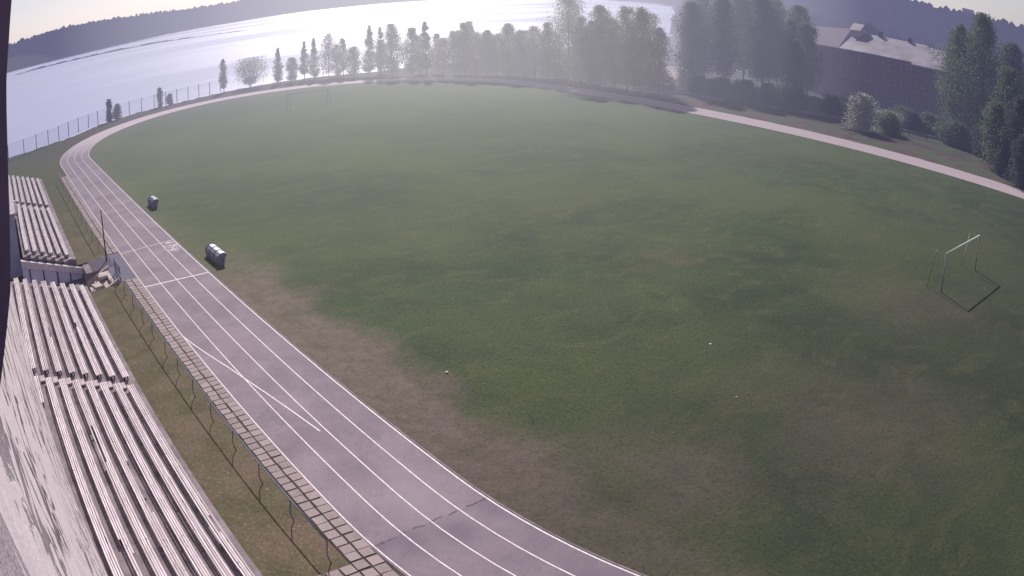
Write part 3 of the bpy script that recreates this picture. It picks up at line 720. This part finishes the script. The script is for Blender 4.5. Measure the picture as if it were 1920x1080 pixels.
# ------------------------------------------------------------------ lakeside fence
fp = [(138.5, 8), (140.3, 3.2), (141.9, -1.2), (143.5, -4.6), (145.8, -7.4), (148.0, -10.1), (150.4, -12.6), (153.2, -15.0), (156.0, -17.5), (158.7, -20.1), (160.9, -22.5), (162.8, -25.1), (164.6, -27.8),
      (166.2, -30.6), (167.6, -33.7), (168.9, -36.9), (170.0, -39.8), (171.0, -42.7), (172.0, -45.6), (172.9, -48.4), (173.8, -51.2), (174.5, -54.0)]
fe = empty('lakeside_fence', 'tall mesh fence on thin grey posts along the lake shore', 'fence', (158, -20, 0))
for x, y in fp:
    mb = MB(); mb.box(x - .06, x + .06, y - .06, y + .06, -.1, 2.75); mb.build('post', M['fencemetal'], fe)
for (x0, y0), (x1, y1) in zip(fp, fp[1:]):
    mb = MB()
    for z in (.15, 2.65): mb.tube([(x0, y0, z), (x1, y1, z)], .025, 5, False)
    for k in range(1, 22): t = k / 22; mb.tube([(x0 + (x1 - x0) * t, y0 + (y1 - y0) * t, .15), (x0 + (x1 - x0) * t, y0 + (y1 - y0) * t, 2.65)], .006, 3, False)
    for k in range(1, 14): z = .15 + 2.5 * k / 14; mb.tube([(x0, y0, z), (x1, y1, z)], .006, 3, False)
    mb.build('mesh_panel', M['mesh'], fe)

# ------------------------------------------------------------------ far side: kerb wall, path, parking ground, low fence, debris
kw = [(104, -106.6), (96, -108.0), (88, -109.2), (80, -111.5), (72, -114.0), (65, -116.2), (58, -118.0), (51, -119.0), (44, -119.9), (34, -121.5)]
def wallseg(a, b, h, w, mat, name='low_wall'):
    mb = MB(); d = Vector((b[0] - a[0], b[1] - a[1])); yaw = math.atan2(d.y, d.x)
    mb.obox(((a[0] + b[0]) / 2, (a[1] + b[1]) / 2), d.length - .25, w, -.05, h, yaw); return mb.build(name, mat, bevel=.03)
for k, (a, b) in enumerate(zip(kw, kw[1:])):
    if k in (2,): continue
    tag(wallseg(a, b, .40 + .05 * (k % 3), .35, M['curb']), 'low grey concrete wall segment beyond the far straight, %s from the left' % ORD[k if k < 2 else k - 1], 'wall', 'low wall segments beyond the far straight')
lf = empty('low_fence', 'low dark rail fence in front of the shrubs at right', 'fence', (45, -116, 0))
fx = [(64 - 3.2 * k, -113.6 - .42 * k) for k in range(11)]
for x, y in fx:
    mb = MB(); mb.box(x - .05, x + .05, y - .05, y + .05, -.05, 1.05); mb.build('post', M['greymetal'], lf)
mb = MB()
for z in (.5, 1.0): mb.tube([(x, y, z) for x, y in fx], .03, 5)
mb.build('rail', M['greymetal'], lf)
def poly_sheet(name, pts, z, mat):
    me = bpy.data.meshes.new(name); me.from_pydata([(x, y, z) for x, y in pts], [], [tuple(range(len(pts)))]); me.update()
    if me.polygons[0].normal.z < 0: me.flip_normals()
    me.materials.append(mat); o = bpy.data.objects.new(name, me); col.objects.link(o); return struct(o)
poly_sheet('parking_ground', [(110, -118), (116, -118), (133, -136), (134, -148), (126, -150), (117, -136)], .05, M['dirt'])
poly_sheet('dirt_road', [(119, -157), (127, -152), (150, -190), (142, -196)], .05, M['dirt'])
poly_sheet('footpath', [(98, -104.6), (112, -103.2), (112, -104.2), (98, -105.6)], .05, M['dirt'])
for k, (x, y, a) in enumerate(((62.0, -106.5, .3), (60.4, -107.3, .9))):
    mb = MB(); mb.tube([(x - .9 * math.cos(a), y - .9 * math.sin(a), .12), (x + .9 * math.cos(a), y + .9 * math.sin(a), .14)], [.1, .07], 8)
    tag(mb.build('log', M['birch'], smooth=True), ['pale birch log on the verge beyond the far straight, the left one', 'pale birch log on the verge beyond the far straight, the right one'][k], 'log', 'pale logs on the verge')

# small white car beyond the trees
def car(x, y, yaw, label, z0=0.0):
    c = empty('parked_car', label, 'car', (x, y, z0), rz=yaw)
    def loc(mb):
        ca, sa = math.cos(yaw), math.sin(yaw); mb.v = [(x + a * ca - b * sa, y + a * sa + b * ca, z0 + d) for a, b, d in mb.v]; return mb
    mb = MB(); pr = [(-2.1, .35), (-2.15, .8), (-1.2, .95), (-.7, 1.42), (.9, 1.45), (1.5, .98), (2.1, .85), (2.15, .35)]
    i = 0
    for s, w in ((-1, .82), (1, .82)):
        for a, d in pr: mb.v.append((a, s * (w if d < 1 else w - .14), d)); mb.sh.append(.5)
    nn = len(pr); mb.f.append(tuple(range(nn))); mb.f.append(tuple(range(2 * nn - 1, nn - 1, -1)))
    for k in range(nn): mb.f.append((k, (k + 1) % nn, nn + (k + 1) % nn, nn + k))
    loc(mb).build('body', M['carpaint'], c, bevel=.05)
    for s in (-1, 1):
        mb = MB(); mb.hexa([(-.95, s * .72, 1.0), (1.2, s * .72, 1.0), (1.2, s * .83, 1.0), (-.95, s * .83, 1.0), (-.6, s * .6, 1.36), (.8, s * .6, 1.36), (.8, s * .72, 1.36), (-.6, s * .72, 1.36)]); loc(mb).build('window', M['glass'], c)
        for a in (-1.3, 1.35):
            mb = MB(); mb.tube([(a, s * .70, .33), (a, s * .88, .33)], .32, 14); loc(mb).build('wheel', M['rubber'], c)
car(148.0, -162.5, .9, 'white car gleaming in the gap between the trees')

# ------------------------------------------------------------------ brick building behind the far straight
bl = empty('brick_building', 'long dark brick building with a pale sheet metal roof beyond the track', 'building', (77, -153, 0))
EZ, RZ = 10.0, 13.7; YF, YB, YR = -145.3, -161.0, -153.1; XL, XR, XV = 93.5, 59.8, 68.2
mb = MB(); mb.box(XV, XL - .5, YB + .4, YF - .5, 0, EZ - .05); mb.build('wall', M['brick'], bl)
mb = MB(); mb.box(XR + .4, XV - .003, YB + .4, YF + .6, 0, EZ - .25); mb.build('wall', M['brick'], bl)
def roof(x0, x1, yf, yb, ez, rz, hip0=0, hip1=0, name='roof'):
    yr = (yf + yb) / 2; v = [(x0, yf, ez), (x1, yf, ez), (x1, yb, ez), (x0, yb, ez), (x0 + hip0, yr, rz), (x1 - hip1, yr, rz)]
    lo = [(a, b, ez - .25) for a, b, c in v[:4]]
    me = bpy.data.meshes.new(name); me.from_pydata(v + lo, [], [(0, 1, 5, 4), (2, 3, 4, 5), (1, 2, 5), (3, 0, 4), (6, 7, 1, 0), (7, 8, 2, 1), (8, 9, 3, 2), (9, 6, 0, 3), (9, 8, 7, 6)])
    me.update(); me.materials.append(M['roof']); o = bpy.data.objects.new(name, me); col.objects.link(o); attach(o, bl); return o
roof(XV - .2, XL, YF, YB, EZ, RZ, 0, 3.5)
roof(XR, XV, YF + 1.1, YB, EZ - .35, RZ - .3, 0, 0)
mb = MB(); mb.box(XR - .1, XL + .1, YF + 1.12, YF + 1.22, EZ - .75, EZ - .60); mb.build('gutter', M['greymetal'], bl)
# cross gable wing at the left end
mb = MB(); mb.box(87.0, 97.0, -150.4, -145.9, 0, EZ - .1); mb.build('wing', M['brick'], bl)
me = bpy.data.meshes.new('wing_roof'); me.from_pydata([(86.4, -145.2, EZ), (98, -145.2, EZ), (98, -151, EZ + .1), (86.4, -151, EZ + .1), (87.5, -152.8, RZ + .55), (97.0, -150.2, RZ - .2)], [], [(0, 1, 5, 4), (1, 2, 5), (2, 3, 4, 5), (3, 0, 4)])
me.update(); me.materials.append(M['palecon']); o = bpy.data.objects.new('wing_roof', me); col.objects.link(o); attach(o, bl)
mb = MB(); mb.prism([(YR + 2.0, RZ - 1.0), (YR + 2.0, RZ + .4), (YR, RZ + 1.7), (YR - 2.0, RZ + .4), (YR - 2.0, RZ - 1.0)], 84.4, 86.6); mb.build('dormer', M['cream'], bl)
mb = MB(); mb.prism([(YR + 2.3, RZ + .25), (YR + 2.3, RZ + .42), (YR, RZ + 1.92), (YR - 2.3, RZ + .42), (YR - 2.3, RZ + .25), (YR, RZ + 1.75)], 84.1, 86.9); mb.build('dormer_roof', M['roof'], bl)
for x, h in ((80, 1.1), (72.5, .9)):
    mb = MB(); mb.box(x - .4, x + .4, YR - .35, YR + .35, RZ - .4, RZ + h); mb.build('chimney', M['brick'], bl)
mb = MB(); mb.tube([(76.0, YF + 1.5 - 2.0, EZ - .1), (76.0, YF - .5, 8), (76.0, YF - .4, 0)], .06, 6); mb.build('downpipe', M['greymetal'], bl)
for fl in range(3):
    z = 1.3 + 3.1 * fl
    for k in range(11):
        x = XR + 1.9 + k * 2.95
        yf = (YF + .6) if x < XV else (YF - .5)
        if 86.3 < x < 97: yf = -145.9
        mb = MB(); mb.box(x - .62, x + .62, yf - .02, yf + .04, z, z + 1.55); w = mb.build('window', M['glass'], bl)
        mb = MB(); mb.box(x - .70, x + .70, yf, yf + .10, z - .10, z - .003); mb.box(x - .03, x + .03, yf + .041, yf + .07, z, z + 1.55)
        mb.box(x - .62, x + .62, yf + .041, yf + .068, z + 1.0, z + 1.06)
        mb.box(x - .72, x - .623, yf, yf + .09, z, z + 1.6); mb.box(x + .623, x + .72, yf, yf + .09, z, z + 1.6); mb.build('frame', M['palecon'], w)
# neighbouring houses
def house(name, label, x, y, z, sx, sy, h, rh, yaw, wm, rm, wins=3):
    hs = empty(name, label, 'house', (x, y, z), rz=yaw)
    ca, sa = math.cos(yaw), math.sin(yaw)
    T = lambda p: (x + p[0] * ca - p[1] * sa, y + p[0] * sa + p[1] * ca, z + p[2])
    mb = MB(); mb.box(-sx / 2, sx / 2, -sy / 2, sy / 2, -1, h); mb.v = [T(p) for p in mb.v]; mb.build('wall', wm, hs)
    o = .4; v = [(-sx / 2 - o, -sy / 2 - o, h), (sx / 2 + o, -sy / 2 - o, h), (sx / 2 + o, sy / 2 + o, h), (-sx / 2 - o, sy / 2 + o, h), (-sx / 2 - o, 0, h + rh), (sx / 2 + o, 0, h + rh)]
    me = bpy.data.meshes.new('roof'); me.from_pydata([T(p) for p in v], [], [(0, 1, 5, 4), (2, 3, 4, 5), (1, 2, 5), (3, 0, 4), (3, 2, 1, 0)]); me.update(); me.materials.append(rm)
    ro = bpy.data.objects.new('roof', me); col.objects.link(ro); attach(ro, hs)
    for k in range(wins):
        u = -sx / 2 + sx * (k + .5) / wins
        mb = MB(); mb.box(u - .5, u + .5, sy / 2, sy / 2 + .05, h * .4, h * .4 + 1.2); mb.v = [T(p) for p in mb.v]; mb.build('window', M['glass'], hs)
house('brick_house', 'purple-brown brick house at the right edge behind the dark trees', 45.0, -172.0, 0, 14, 9, 9.6, 2.6, .15, M['brick'], M['roof'], 4)
def H1(x, y): return float(height(np.array([x]), np.array([y]))[0])
house('small_house', 'small pale house peeping over the right end of the long roof', 116.7, -282.0, H1(116.7, -282) , 8, 7, 9, 2.6, .5, M['cream'], M['greymetal'], 2)
house('small_house', 'tiny white house on the wooded ridge at upper right', 317, -842, H1(317, -842) + 8, 14, 9, 9, 4, .4, M['cream'], M['white'], 2)

# ------------------------------------------------------------------ trees
def profile(kind, t):
    if kind == 'cone': return max(.02, (1 - t) ** 0.8 * min(1, t * 4 + .45))
    if kind == 'thin': return (1 - t) ** 0.5 * min(1, t * 5 + .2) * .9
    if kind == 'willow': return max(0, 1 - abs(t - .55) ** 2 * 2.6) ** .5 if t > .1 else .5
    if kind == 'tall': return max(0.05, math.sin(math.pi * min(1, t * .86 + .14))) ** .6
    return max(0.02, (t + .12) ** .45 * (1 - t * .97) ** .62 * 1.38)
def tree(name, label, kind, x, y, h, w, leafmat, density=1.0, group=None, barkmat=None, base=None, z0=0.0, leaf=.21):
    tr = empty(name, label, 'tree', (x, y, z0), group)
    base = base if base is not None else {'cone': .10, 'thin': .15, 'willow': .16, 'tall': .12, 'oval': .16, 'airy': .14, 'bush': 0.0}[kind]
    mb = MB(); tw = .016 * h ** .75 + .03
    lean = (random.uniform(-.02, .02) * h, random.uniform(-.02, .02) * h)
    if kind in ('willow', 'bush'):
        for k in range(6):
            a = 2 * math.pi * k / 6 + random.random(); r1 = w * random.uniform(.35, .75)
            mb.tube([(x + .1 * math.cos(a), y + .1 * math.sin(a), z0 - .2), (x + r1 * .4 * math.cos(a), y + r1 * .4 * math.sin(a), z0 + h * .3), (x + r1 * math.cos(a), y + r1 * math.sin(a), z0 + h * .72)], [tw * .7, tw * .45, tw * .15], 6)
    else:
        mb.tube([(x, y, z0 - .3), (x + lean[0] * .4, y + lean[1] * .4, z0 + h * .35), (x + lean[0], y + lean[1], z0 + h * .93)], [tw, tw * .7, tw * .12], 7)
        for k in range(int(7 + h * .6)):
            t = random.uniform(base + .05, .85); a = random.uniform(0, 2 * math.pi); rr = w * profile(kind, (t - base) / (1 - base)) * .85
            zz = z0 + h * t; mb.tube([(x + lean[0] * t, y + lean[1] * t, zz), (x + lean[0] * t + rr * .55 * math.cos(a), y + lean[1] * t + rr * .55 * math.sin(a), zz + rr * .45), (x + rr * math.cos(a), y + rr * math.sin(a), zz + rr * .95)], [tw * .34, tw * .2, tw * .06], 5, False)
    mb.build('trunk', barkmat or M['bark'], tr)
    # crown: clumps of small leaf faces spread inside an uneven envelope
    vol = w * w * h
    nc = int(80 + 12 * vol ** .5); per = int(density * (30 if kind in ('airy', 'thin') else 46))
    P = []; S = []
    lob = [[random.choice((.50, .68, .85, 1.0, 1.12, 1.28)) for _ in range(7)] for _ in range(8)]
    for c in range(nc):
        t = random.random() ** (1.25 if kind in ('cone', 'thin') else 1.0); a = random.uniform(0, 2 * math.pi)
        rmax = w * profile(kind, t) * lob[int(a / (2 * math.pi) * 7.99)][int(t * 6.99)] * random.uniform(.85, 1.15)
        rr = rmax * random.random() ** .45
        cz = z0 + h * (base + (1 - base) * t); cxx, cyy = x + rr * math.cos(a) + lean[0] * t, y + rr * math.sin(a) + lean[1] * t
        pf = profile(kind, min(t, .99)); sp = .17 * w * min(1, pf + .12) + .07
        pts = rng.normal(0, 1, (per, 3)) * (sp, sp, sp * (1.1 if kind != 'cone' else .8)) + (cxx, cyy, cz)
        P.append(pts); S.append(np.full(per, random.random()) * .78 + rng.random(per) * .22)
    P = np.concatenate(P); S = np.concatenate(S)
    ok = (P[:, 2] > z0 + h * base * .6) & (P[:, 2] < z0 + h * 1.02); P, S = P[ok], S[ok]
    n = len(P); s = leaf * .86 * (0.6 + 0.8 * rng.random(n))[:, None]
    u = rng.normal(0, 1, (n, 3)); u /= np.linalg.norm(u, axis=1)[:, None]; v = np.cross(u, rng.normal(0, 1, (n, 3))); v /= np.linalg.norm(v, axis=1)[:, None]
    V = np.stack([P - u * s * .5, P + v * s * .42, P + u * s * .5, P - v * s * .42], 1).reshape(-1, 3)
    me = bpy.data.meshes.new('crown'); me.vertices.add(4 * n); me.vertices.foreach_set('co', V.astype(np.float32).ravel())
    me.loops.add(4 * n); me.loops.foreach_set('vertex_index', np.arange(4 * n)); me.polygons.add(n); me.polygons.foreach_set('loop_start', np.arange(n) * 4); me.update(calc_edges=True)
    at = me.attributes.new('shade', 'FLOAT', 'POINT'); at.data.foreach_set('value', np.repeat(S, 4).astype(np.float32))
    me.materials.append(leafmat); o = bpy.data.objects.new('crown', me); col.objects.link(o); attach(o, tr)
    return tr
ROW = [('thin', 173.8, -54.6, 7.1, 1.1), ('willow', 174.2, -61.1, 6.5, 3.1), ('cone', 171.4, -66.7, 7.9, 1.25), ('oval', 170.2, -69.6, 5.4, 1.5), ('cone', 170.8, -72.8, 8.6, 1.2), ('cone', 168.8, -74.4, 9.2, 1.4),
       ('airy', 166.7, -76.9, 9.9, 2.3), ('airy', 164.6, -79.4, 8.6, 1.2), ('oval', 162.6, -80.9, 6.6, 2.1), ('cone', 159.6, -83.0, 11.1, 1.8), ('thin', 156.6, -84.0, 10.8, 1.0), ('oval', 153.8, -85.3, 11.2, 2.3),
       ('oval', 149.6, -87.7, 10.2, 1.7), ('cone', 146.6, -89.2, 11.4, 1.6), ('airy', 143.3, -90.9, 8.0, 2.0), ('airy', 141.4, -92.2, 9.4, 2.0), ('oval', 139.0, -93.3, 11.0, 1.7), ('airy', 137.0, -94.4, 9.2, 1.8),
       ('oval', 135.2, -95.5, 9.4, 1.8), ('airy', 132.8, -96.3, 8.8, 2.0), ('oval', 130.6, -97.4, 10.8, 2.0), ('airy', 128.0, -98.3, 9.6, 1.9), ('airy', 125.0, -99.3, 10.4, 2.0), ('oval', 121.6, -99.8, 11.2, 1.8),
       ('tall', 117.2, -100.6, 18.5, 2.6), ('airy', 113.8, -100.8, 12.6, 1.9), ('oval', 111.4, -101.0, 12.0, 2.0), ('oval', 109.0, -101.2, 14.8, 2.3), ('airy', 105.6, -101.0, 12.6, 2.0), ('oval', 102.8, -101.2, 14.9, 2.4),
       ('oval', 99.0, -101.0, 14.9, 2.6), ('airy', 95.8, -101.6, 11.6, 1.7)]
ADJ = {'thin': 'spindly', 'willow': 'broad round many-stemmed', 'cone': 'narrow conical', 'oval': 'rounded', 'airy': 'thin-leaved airy', 'tall': 'very tall'}
for k, (kind, x, y, h, w) in enumerate(ROW):
    p = k / len(ROW)
    lm = M['leafcool'] if kind in ('cone', 'willow') or k < 6 else (M['leafpale'] if kind in ('airy', 'thin') and k < 26 else M['leafcool'])
    tree('lakeside_tree', '%s tree in the lakeside row around the bend, %s from its left end' % (ADJ[kind], ORD[k]), kind, x, y, h, w * (1.12 if k < 11 else 1.38), lm,
         (.80 if k < 9 else 1.1) * (1.15 if k > 24 else 1), 'lakeside tree row', M['birch'] if k % 3 == 0 else M['bark'], base=((.13, .18, .10)[k % 3] if k < 24 else .09) if kind not in ('willow',) else None, leaf=.24)
rs = random.Random(5)
XT = []
for k in range(15, 31):
    kx, x, y, h, w_ = ROW[k]; XT.append((('airy', 'oval', 'cone')[k % 3], x + rs.uniform(-1, 1) + 3.2, y - 4.2 + rs.uniform(-1, 1), h * rs.uniform(.78, 1.02), w_ * 1.35))
XT += [('airy', 168.0, -79.5, 7.2, 1.6), ('airy', 160.8, -86.6, 7.6, 1.7), ('airy', 153.0, -91.5, 8.2, 1.8), ('airy', 149.0, -93.2, 8.6, 1.7)]
for k, (kind, x, y, h, w_) in enumerate(sorted(XT, key=lambda q: -q[1])):
    tree('shore_tree', '%s tree standing behind the lakeside row, %s of those from the left' % (ADJ[kind], ORD[k]), kind, x, y, h, w_, M['leafpale'] if k % 2 else M['leafcool'], 1.0, 'trees behind the lakeside row', M['birch'] if k % 2 else M['bark'], base=.06, leaf=.24)
BACK = [('oval', 99.0, -113.7, 16.3, 3.9), ('tall', 106.6, -125.9, 19.6, 4.2), ('oval', 94.6, -117.4, 17.8, 4.0), ('tall', 98.0, -127.5, 20.6, 4.4), ('oval', 89.2, -121.6, 18.8, 4.2), ('oval', 95.5, -135.5, 18.2, 4.2), ('airy', 84.6, -124.5, 14.8, 3.2), ('airy', 79.8, -119.0, 11.6, 2.7)]
BACK += [('oval', 91.8, -127.5, 17.0, 4.2), ('airy', 87.2, -131.0, 17.5, 4.0), ('oval', 102.6, -119.5, 15.4, 3.6), ('airy', 81.8, -126.0, 14.5, 3.4), ('oval', 103.0, -134.0, 19.0, 4.2)]
BACK.sort(key=lambda q: -math.atan2(q[2], q[1]))
for k, (kind, x, y, h, w) in enumerate(BACK):
    tree('dark_tree', 'tall dark tree in the grove left of the brick building, %s from the left' % ORD[k], kind, x, y, h, w, M[('leafdark', 'leafdark', 'leafgreen')[k % 3]], 1.35, 'dark grove left of the brick building', base=.20, leaf=.27)
RT = [('oval', 43.8, -141.5, 17.2, 5.0, 'leafgreen', 'rounded green tree at the right edge, beside the brick house'), ('oval', 36.5, -116.5, 14.2, 4.4, 'leafgreen', 'middle-height green tree touching the right edge'),
      ('airy', 53.5, -133.0, 15.5, 3.6, 'leafgreen', 'thin green tree against the right end of the brick building'),
      ('tall', 49.1, -125.7, 19.0, 4.6, 'leafgreen', 'tall green tree hiding the right end of the brick building'), ('oval', 43.5, -122.5, 21.6, 5.8, 'leafgreen', 'biggest green tree at the right, rising above the ridge'),
      ('oval', 39.8, -129.7, 18.0, 5.4, 'leafdark', 'dark tree behind the biggest green tree at the right edge'), ('oval', 35.6, -108.0, 9.2, 3.6, 'leafgreen', 'lower pale green tree before the big trees at the right edge'),
      ('oval', 31.0, -105.8, 11.0, 3.6, 'leafdark', 'dark shadowy tree at the right edge, standing nearest the far straight')]
for kind, x, y, h, w, lm, lb in RT:
    tree('big_tree', lb, kind, x, y, h, w, M[lm], 1.35, 'trees at the right edge', base=.10, leaf=.27)
BU = [(60.4, -109.0, 5.6, 2.9, 'leafpale', 'pale leafy bush before the middle of the brick building'), (57.0, -112.6, 3.2, 2.2, 'leafgreen', 'green bush just right of the pale leafy bush'),
      (28.6, -99.8, 6.6, 2.6, 'leafdark', 'dark bush at the right edge where the far straight leaves the picture'), (33.0, -104.6, 5.0, 1.9, 'leafdark', 'small dark bush between the two dark trees at right'),
      (76.8, -112.5, 4.6, 3.4, 'leafdark', 'dark bush below the left end of the brick building'), (95.1, -111.0, 3.4, 2.6, 'leafdark', 'dark hedge bush under the grove, leftmost'),
      (90.6, -112.0, 3.4, 2.8, 'leafdark', 'dark hedge bush under the grove, second from left'), (85.8, -112.6, 3.7, 2.8, 'leafdark', 'dark hedge bush under the grove, third from left'),
      (81.3, -113.0, 3.8, 2.7, 'leafdark', 'dark hedge bush under the grove, fourth from left'), (70.5, -116.5, 3.6, 2.8, 'leafdark', 'dark bush before the brick wall, left of the pale leafy bush'),
      (61.4, -126.5, 3.0, 3.1, 'leafgreen', 'low green bush against the brick wall'), (54.8, -124.0, 3.3, 2.6, 'leafgreen', 'low green bush below the right end of the brick building'),
      (46.5, -118.2, 3.8, 2.6, 'leafgreen', 'green bush at the foot of the tall green tree'), (40.5, -115.5, 4.6, 2.8, 'leafdark', 'dark bush at the foot of the biggest green tree'),
      (149.6, -23.8 + 8.5, 3.9, .75, 'leafcool', 'slim shrub at the lakeside fence, tallest of the fence shrubs'), (161.6, -25.2, 4.4, .9, 'leafdark', 'dark shrub touching the lakeside fence, left pair'),
      (163.2, -27.2, 3.0, 1.1, 'leafcool', 'pale shrub touching the lakeside fence, left pair'), (168.4, -38.2, 4.0, .8, 'leafcool', 'slim grey shrub touching the lakeside fence, right pair'),
      (169.3, -40.6, 2.2, .8, 'leafpale', 'short pale shrub touching the lakeside fence, right pair')]
BU = [b for b in BU if b[0] != 149.6]
WHERE = ['under the grove', 'between grove and brick building', 'before the brick wall', 'at the foot of the right-hand trees']
for k in range(26):
    u = k / 25; x = 106 - 72 * u + rs.uniform(-1.2, 1.2); y = -108.5 - 10.5 * u - rs.uniform(.5, 3.5) - (3 if 0.3 < u < .8 else 0)
    BU.append((x, y, rs.uniform(1.6, 3.4), rs.uniform(1.7, 3.2), rs.choice(['leafdark', 'leafdark', 'leafgreen', 'leafcool']), 'low undergrowth shrub %s, %s from the left' % (WHERE[int(u * 3.99)], ORD[k])))
for x, y, h, w, lm, lb in BU:
    tree('bush', lb, 'bush', x, y, h, w, M[lm], 1.1 if x < 140 else .55, 'undergrowth shrubs' if 'undergrowth' in lb else 'bushes', base=0.0, leaf=.24)

# ------------------------------------------------------------------ distant forest (one mass)
def forest():
    pts = []
    # front ranks and slopes across the lake, and the wooded ridge at right
    n = 90000
    az = np.radians(rng.uniform(-100, 7, n)); r = 1040 + rng.random(n) * 1500
    X, Y = r * np.cos(az), r * np.sin(az); pts.append((X, Y))
    n = 30000; az = np.radians(rng.uniform(-100, -48, n)); r = 235 + 800 * rng.random(n) ** .8; pts.append((r * np.cos(az), r * np.sin(az)))
    X = np.concatenate([p[0] for p in pts]); Y = np.concatenate([p[1] for p in pts])
    sd = lake_sd(X, Y); azd = np.degrees(np.arctan2(Y, X)); rr = np.hypot(X, Y)
    edge = 6 + 300 * np.clip((azd + 5.5) / 4, 0, 1)                    # open meadow on the left shore
    town = (azd < -58) & (rr < 330)
    ok = (sd > edge) & (sd < np.where(azd < -48, 2000, 520)) & ((rr < 1600) | (azd > -48)) & ~(town & (rng.random(len(X)) > .35)) & ~((np.hypot(X - 116.7, Y + 282) < 26) | (np.hypot(X - 317, Y + 842) < 16))
    ok &= ~((rr < 290) & (azd > -52)) 
    X, Y = X[ok], Y[ok]; Z = height(X, Y); n = len(X)
    h = rng.uniform(8, 15, n); h[rng.random(n) < .06] *= 1.3; w = h * rng.uniform(.16, .30, n); k = 6
    rr = np.hypot(X, Y); h = np.where(rr < 420, h * .8, h)
    ang = np.arange(k) * 2 * np.pi / k
    ring1 = np.stack([X[:, None] + w[:, None] * np.cos(ang + .3) * rng.uniform(.7, 1.3, (n, k)), Y[:, None] + w[:, None] * np.sin(ang + .3) * rng.uniform(.7, 1.3, (n, k)), (Z + h * .12)[:, None] + rng.uniform(-.6, .6, (n, k))], -1)
    ring2 = np.stack([X[:, None] + .85 * w[:, None] * np.cos(ang) * rng.uniform(.6, 1.3, (n, k)), Y[:, None] + .85 * w[:, None] * np.sin(ang) * rng.uniform(.6, 1.3, (n, k)), (Z + h * np.where(rng.random(n) < .6, .84, .55))[:, None] + rng.uniform(-.8, .8, (n, k))], -1)
    top = np.stack([X, Y, Z + h], -1)[:, None]
    V = np.concatenate([ring1, ring2, top], 1).reshape(-1, 3); b = (np.arange(n) * (2 * k + 1))[:, None]
    j = np.arange(k); j2 = (j + 1) % k
    q = np.stack([b + j, b + j2, b + k + j2], -1).reshape(-1, 3); q2 = np.stack([b + j, b + k + j2, b + k + j], -1).reshape(-1, 3); t3 = np.stack([b + k + j, b + k + j2, b + 2 * k + 0 * j], -1).reshape(-1, 3)
    F = np.concatenate([q, q2, t3])
    me = bpy.data.meshes.new('forest'); me.vertices.add(len(V)); me.vertices.foreach_set('co', V.astype(np.float32).ravel())
    me.loops.add(F.size); me.loops.foreach_set('vertex_index', F.ravel()); me.polygons.add(len(F)); me.polygons.foreach_set('loop_start', np.arange(len(F)) * 3); me.update(calc_edges=True)
    at = me.attributes.new('shade', 'FLOAT', 'POINT'); at.data.foreach_set('value', np.repeat(rng.random(n), 2 * k + 1).astype(np.float32))
    me.materials.append(M['conifer']); o = bpy.data.objects.new('forest', me); col.objects.link(o)
    o['kind'] = 'stuff'; o['label'] = 'distant forest on the hills beyond the lake and behind the buildings'; o['category'] = 'forest'
forest()

# ------------------------------------------------------------------ light, sky, camera
w = bpy.data.worlds.new('World'); scn.world = w; w.use_nodes = True; nt = w.node_tree; nt.nodes.clear()
sky = nt.nodes.new('ShaderNodeTexSky'); sky.sky_type = 'NISHITA'; sky.sun_disc = False
sky.sun_elevation = SUN_EL; sky.sun_rotation = math.pi / 2 - SUN_AZ
sky.air_density = 1.0; sky.dust_density = 1.2; sky.ozone_density = 1.5; sky.altitude = 200
bg = nt.nodes.new('ShaderNodeBackground'); bg.inputs[1].default_value = 0.085
out = nt.nodes.new('ShaderNodeOutputWorld'); hs = nt.nodes.new('ShaderNodeHueSaturation'); hs.inputs['Saturation'].default_value = 0.45; nt.links.new(sky.outputs[0], hs.inputs['Color'])
tn = nt.nodes.new('ShaderNodeMix'); tn.data_type = 'RGBA'; tn.blend_type = 'MULTIPLY'; tn.inputs[0].default_value = 1.0; tn.inputs[7].default_value = (0.97, 0.935, 1.06, 1)
nt.links.new(hs.outputs[0], tn.inputs[6]); nt.links.new(tn.outputs[2], bg.inputs[0]); nt.links.new(bg.outputs[0], out.inputs[0])
sl = bpy.data.lights.new('sun', 'SUN'); sl.energy = 5.1; sl.angle = R_(0.55); sl.color = (1.0, 0.94, 0.90)
so = bpy.data.objects.new('sun', sl); col.objects.link(so); so.rotation_euler = SUN.to_track_quat('Z', 'Y').to_euler()

cam = bpy.data.cameras.new('camera'); cam.type = 'PANO'
tgt = cam if hasattr(cam, 'panorama_type') else cam.cycles
tgt.panorama_type = 'FISHEYE_LENS_POLYNOMIAL'
tgt.fisheye_fov = R_(178)
for nm, v in zip(('k0', 'k1', 'k2', 'k3', 'k4'), (0.0, -0.032286367, -3.156791e-05, -4.311023e-06, -2.438226e-07)):
    setattr(tgt, 'fisheye_polynomial_' + nm, v)
cam.sensor_width = 36.0; cam.sensor_fit = 'HORIZONTAL'; cam.clip_start = .05; cam.clip_end = 20000
co = bpy.data.objects.new('camera', cam); col.objects.link(co)
Rv = Vector((-0.60206643, -0.79834672, -0.01259082)); Uv = Vector((0.26713167, -0.21626543, 0.93907930)); Fv = Vector((0.75243384, -0.56202472, -0.34346985))
co.matrix_world = Matrix.Translation(CAM) @ Matrix((Rv, Uv, -Fv)).transposed().to_4x4()
scn.camera = co
scn.view_settings.view_transform = 'Standard'; scn.view_settings.look = 'None'; scn.view_settings.exposure = 0
scn.cycles.use_denoising = True
scn.cycles.max_bounces = 5; scn.cycles.transparent_max_bounces = 4
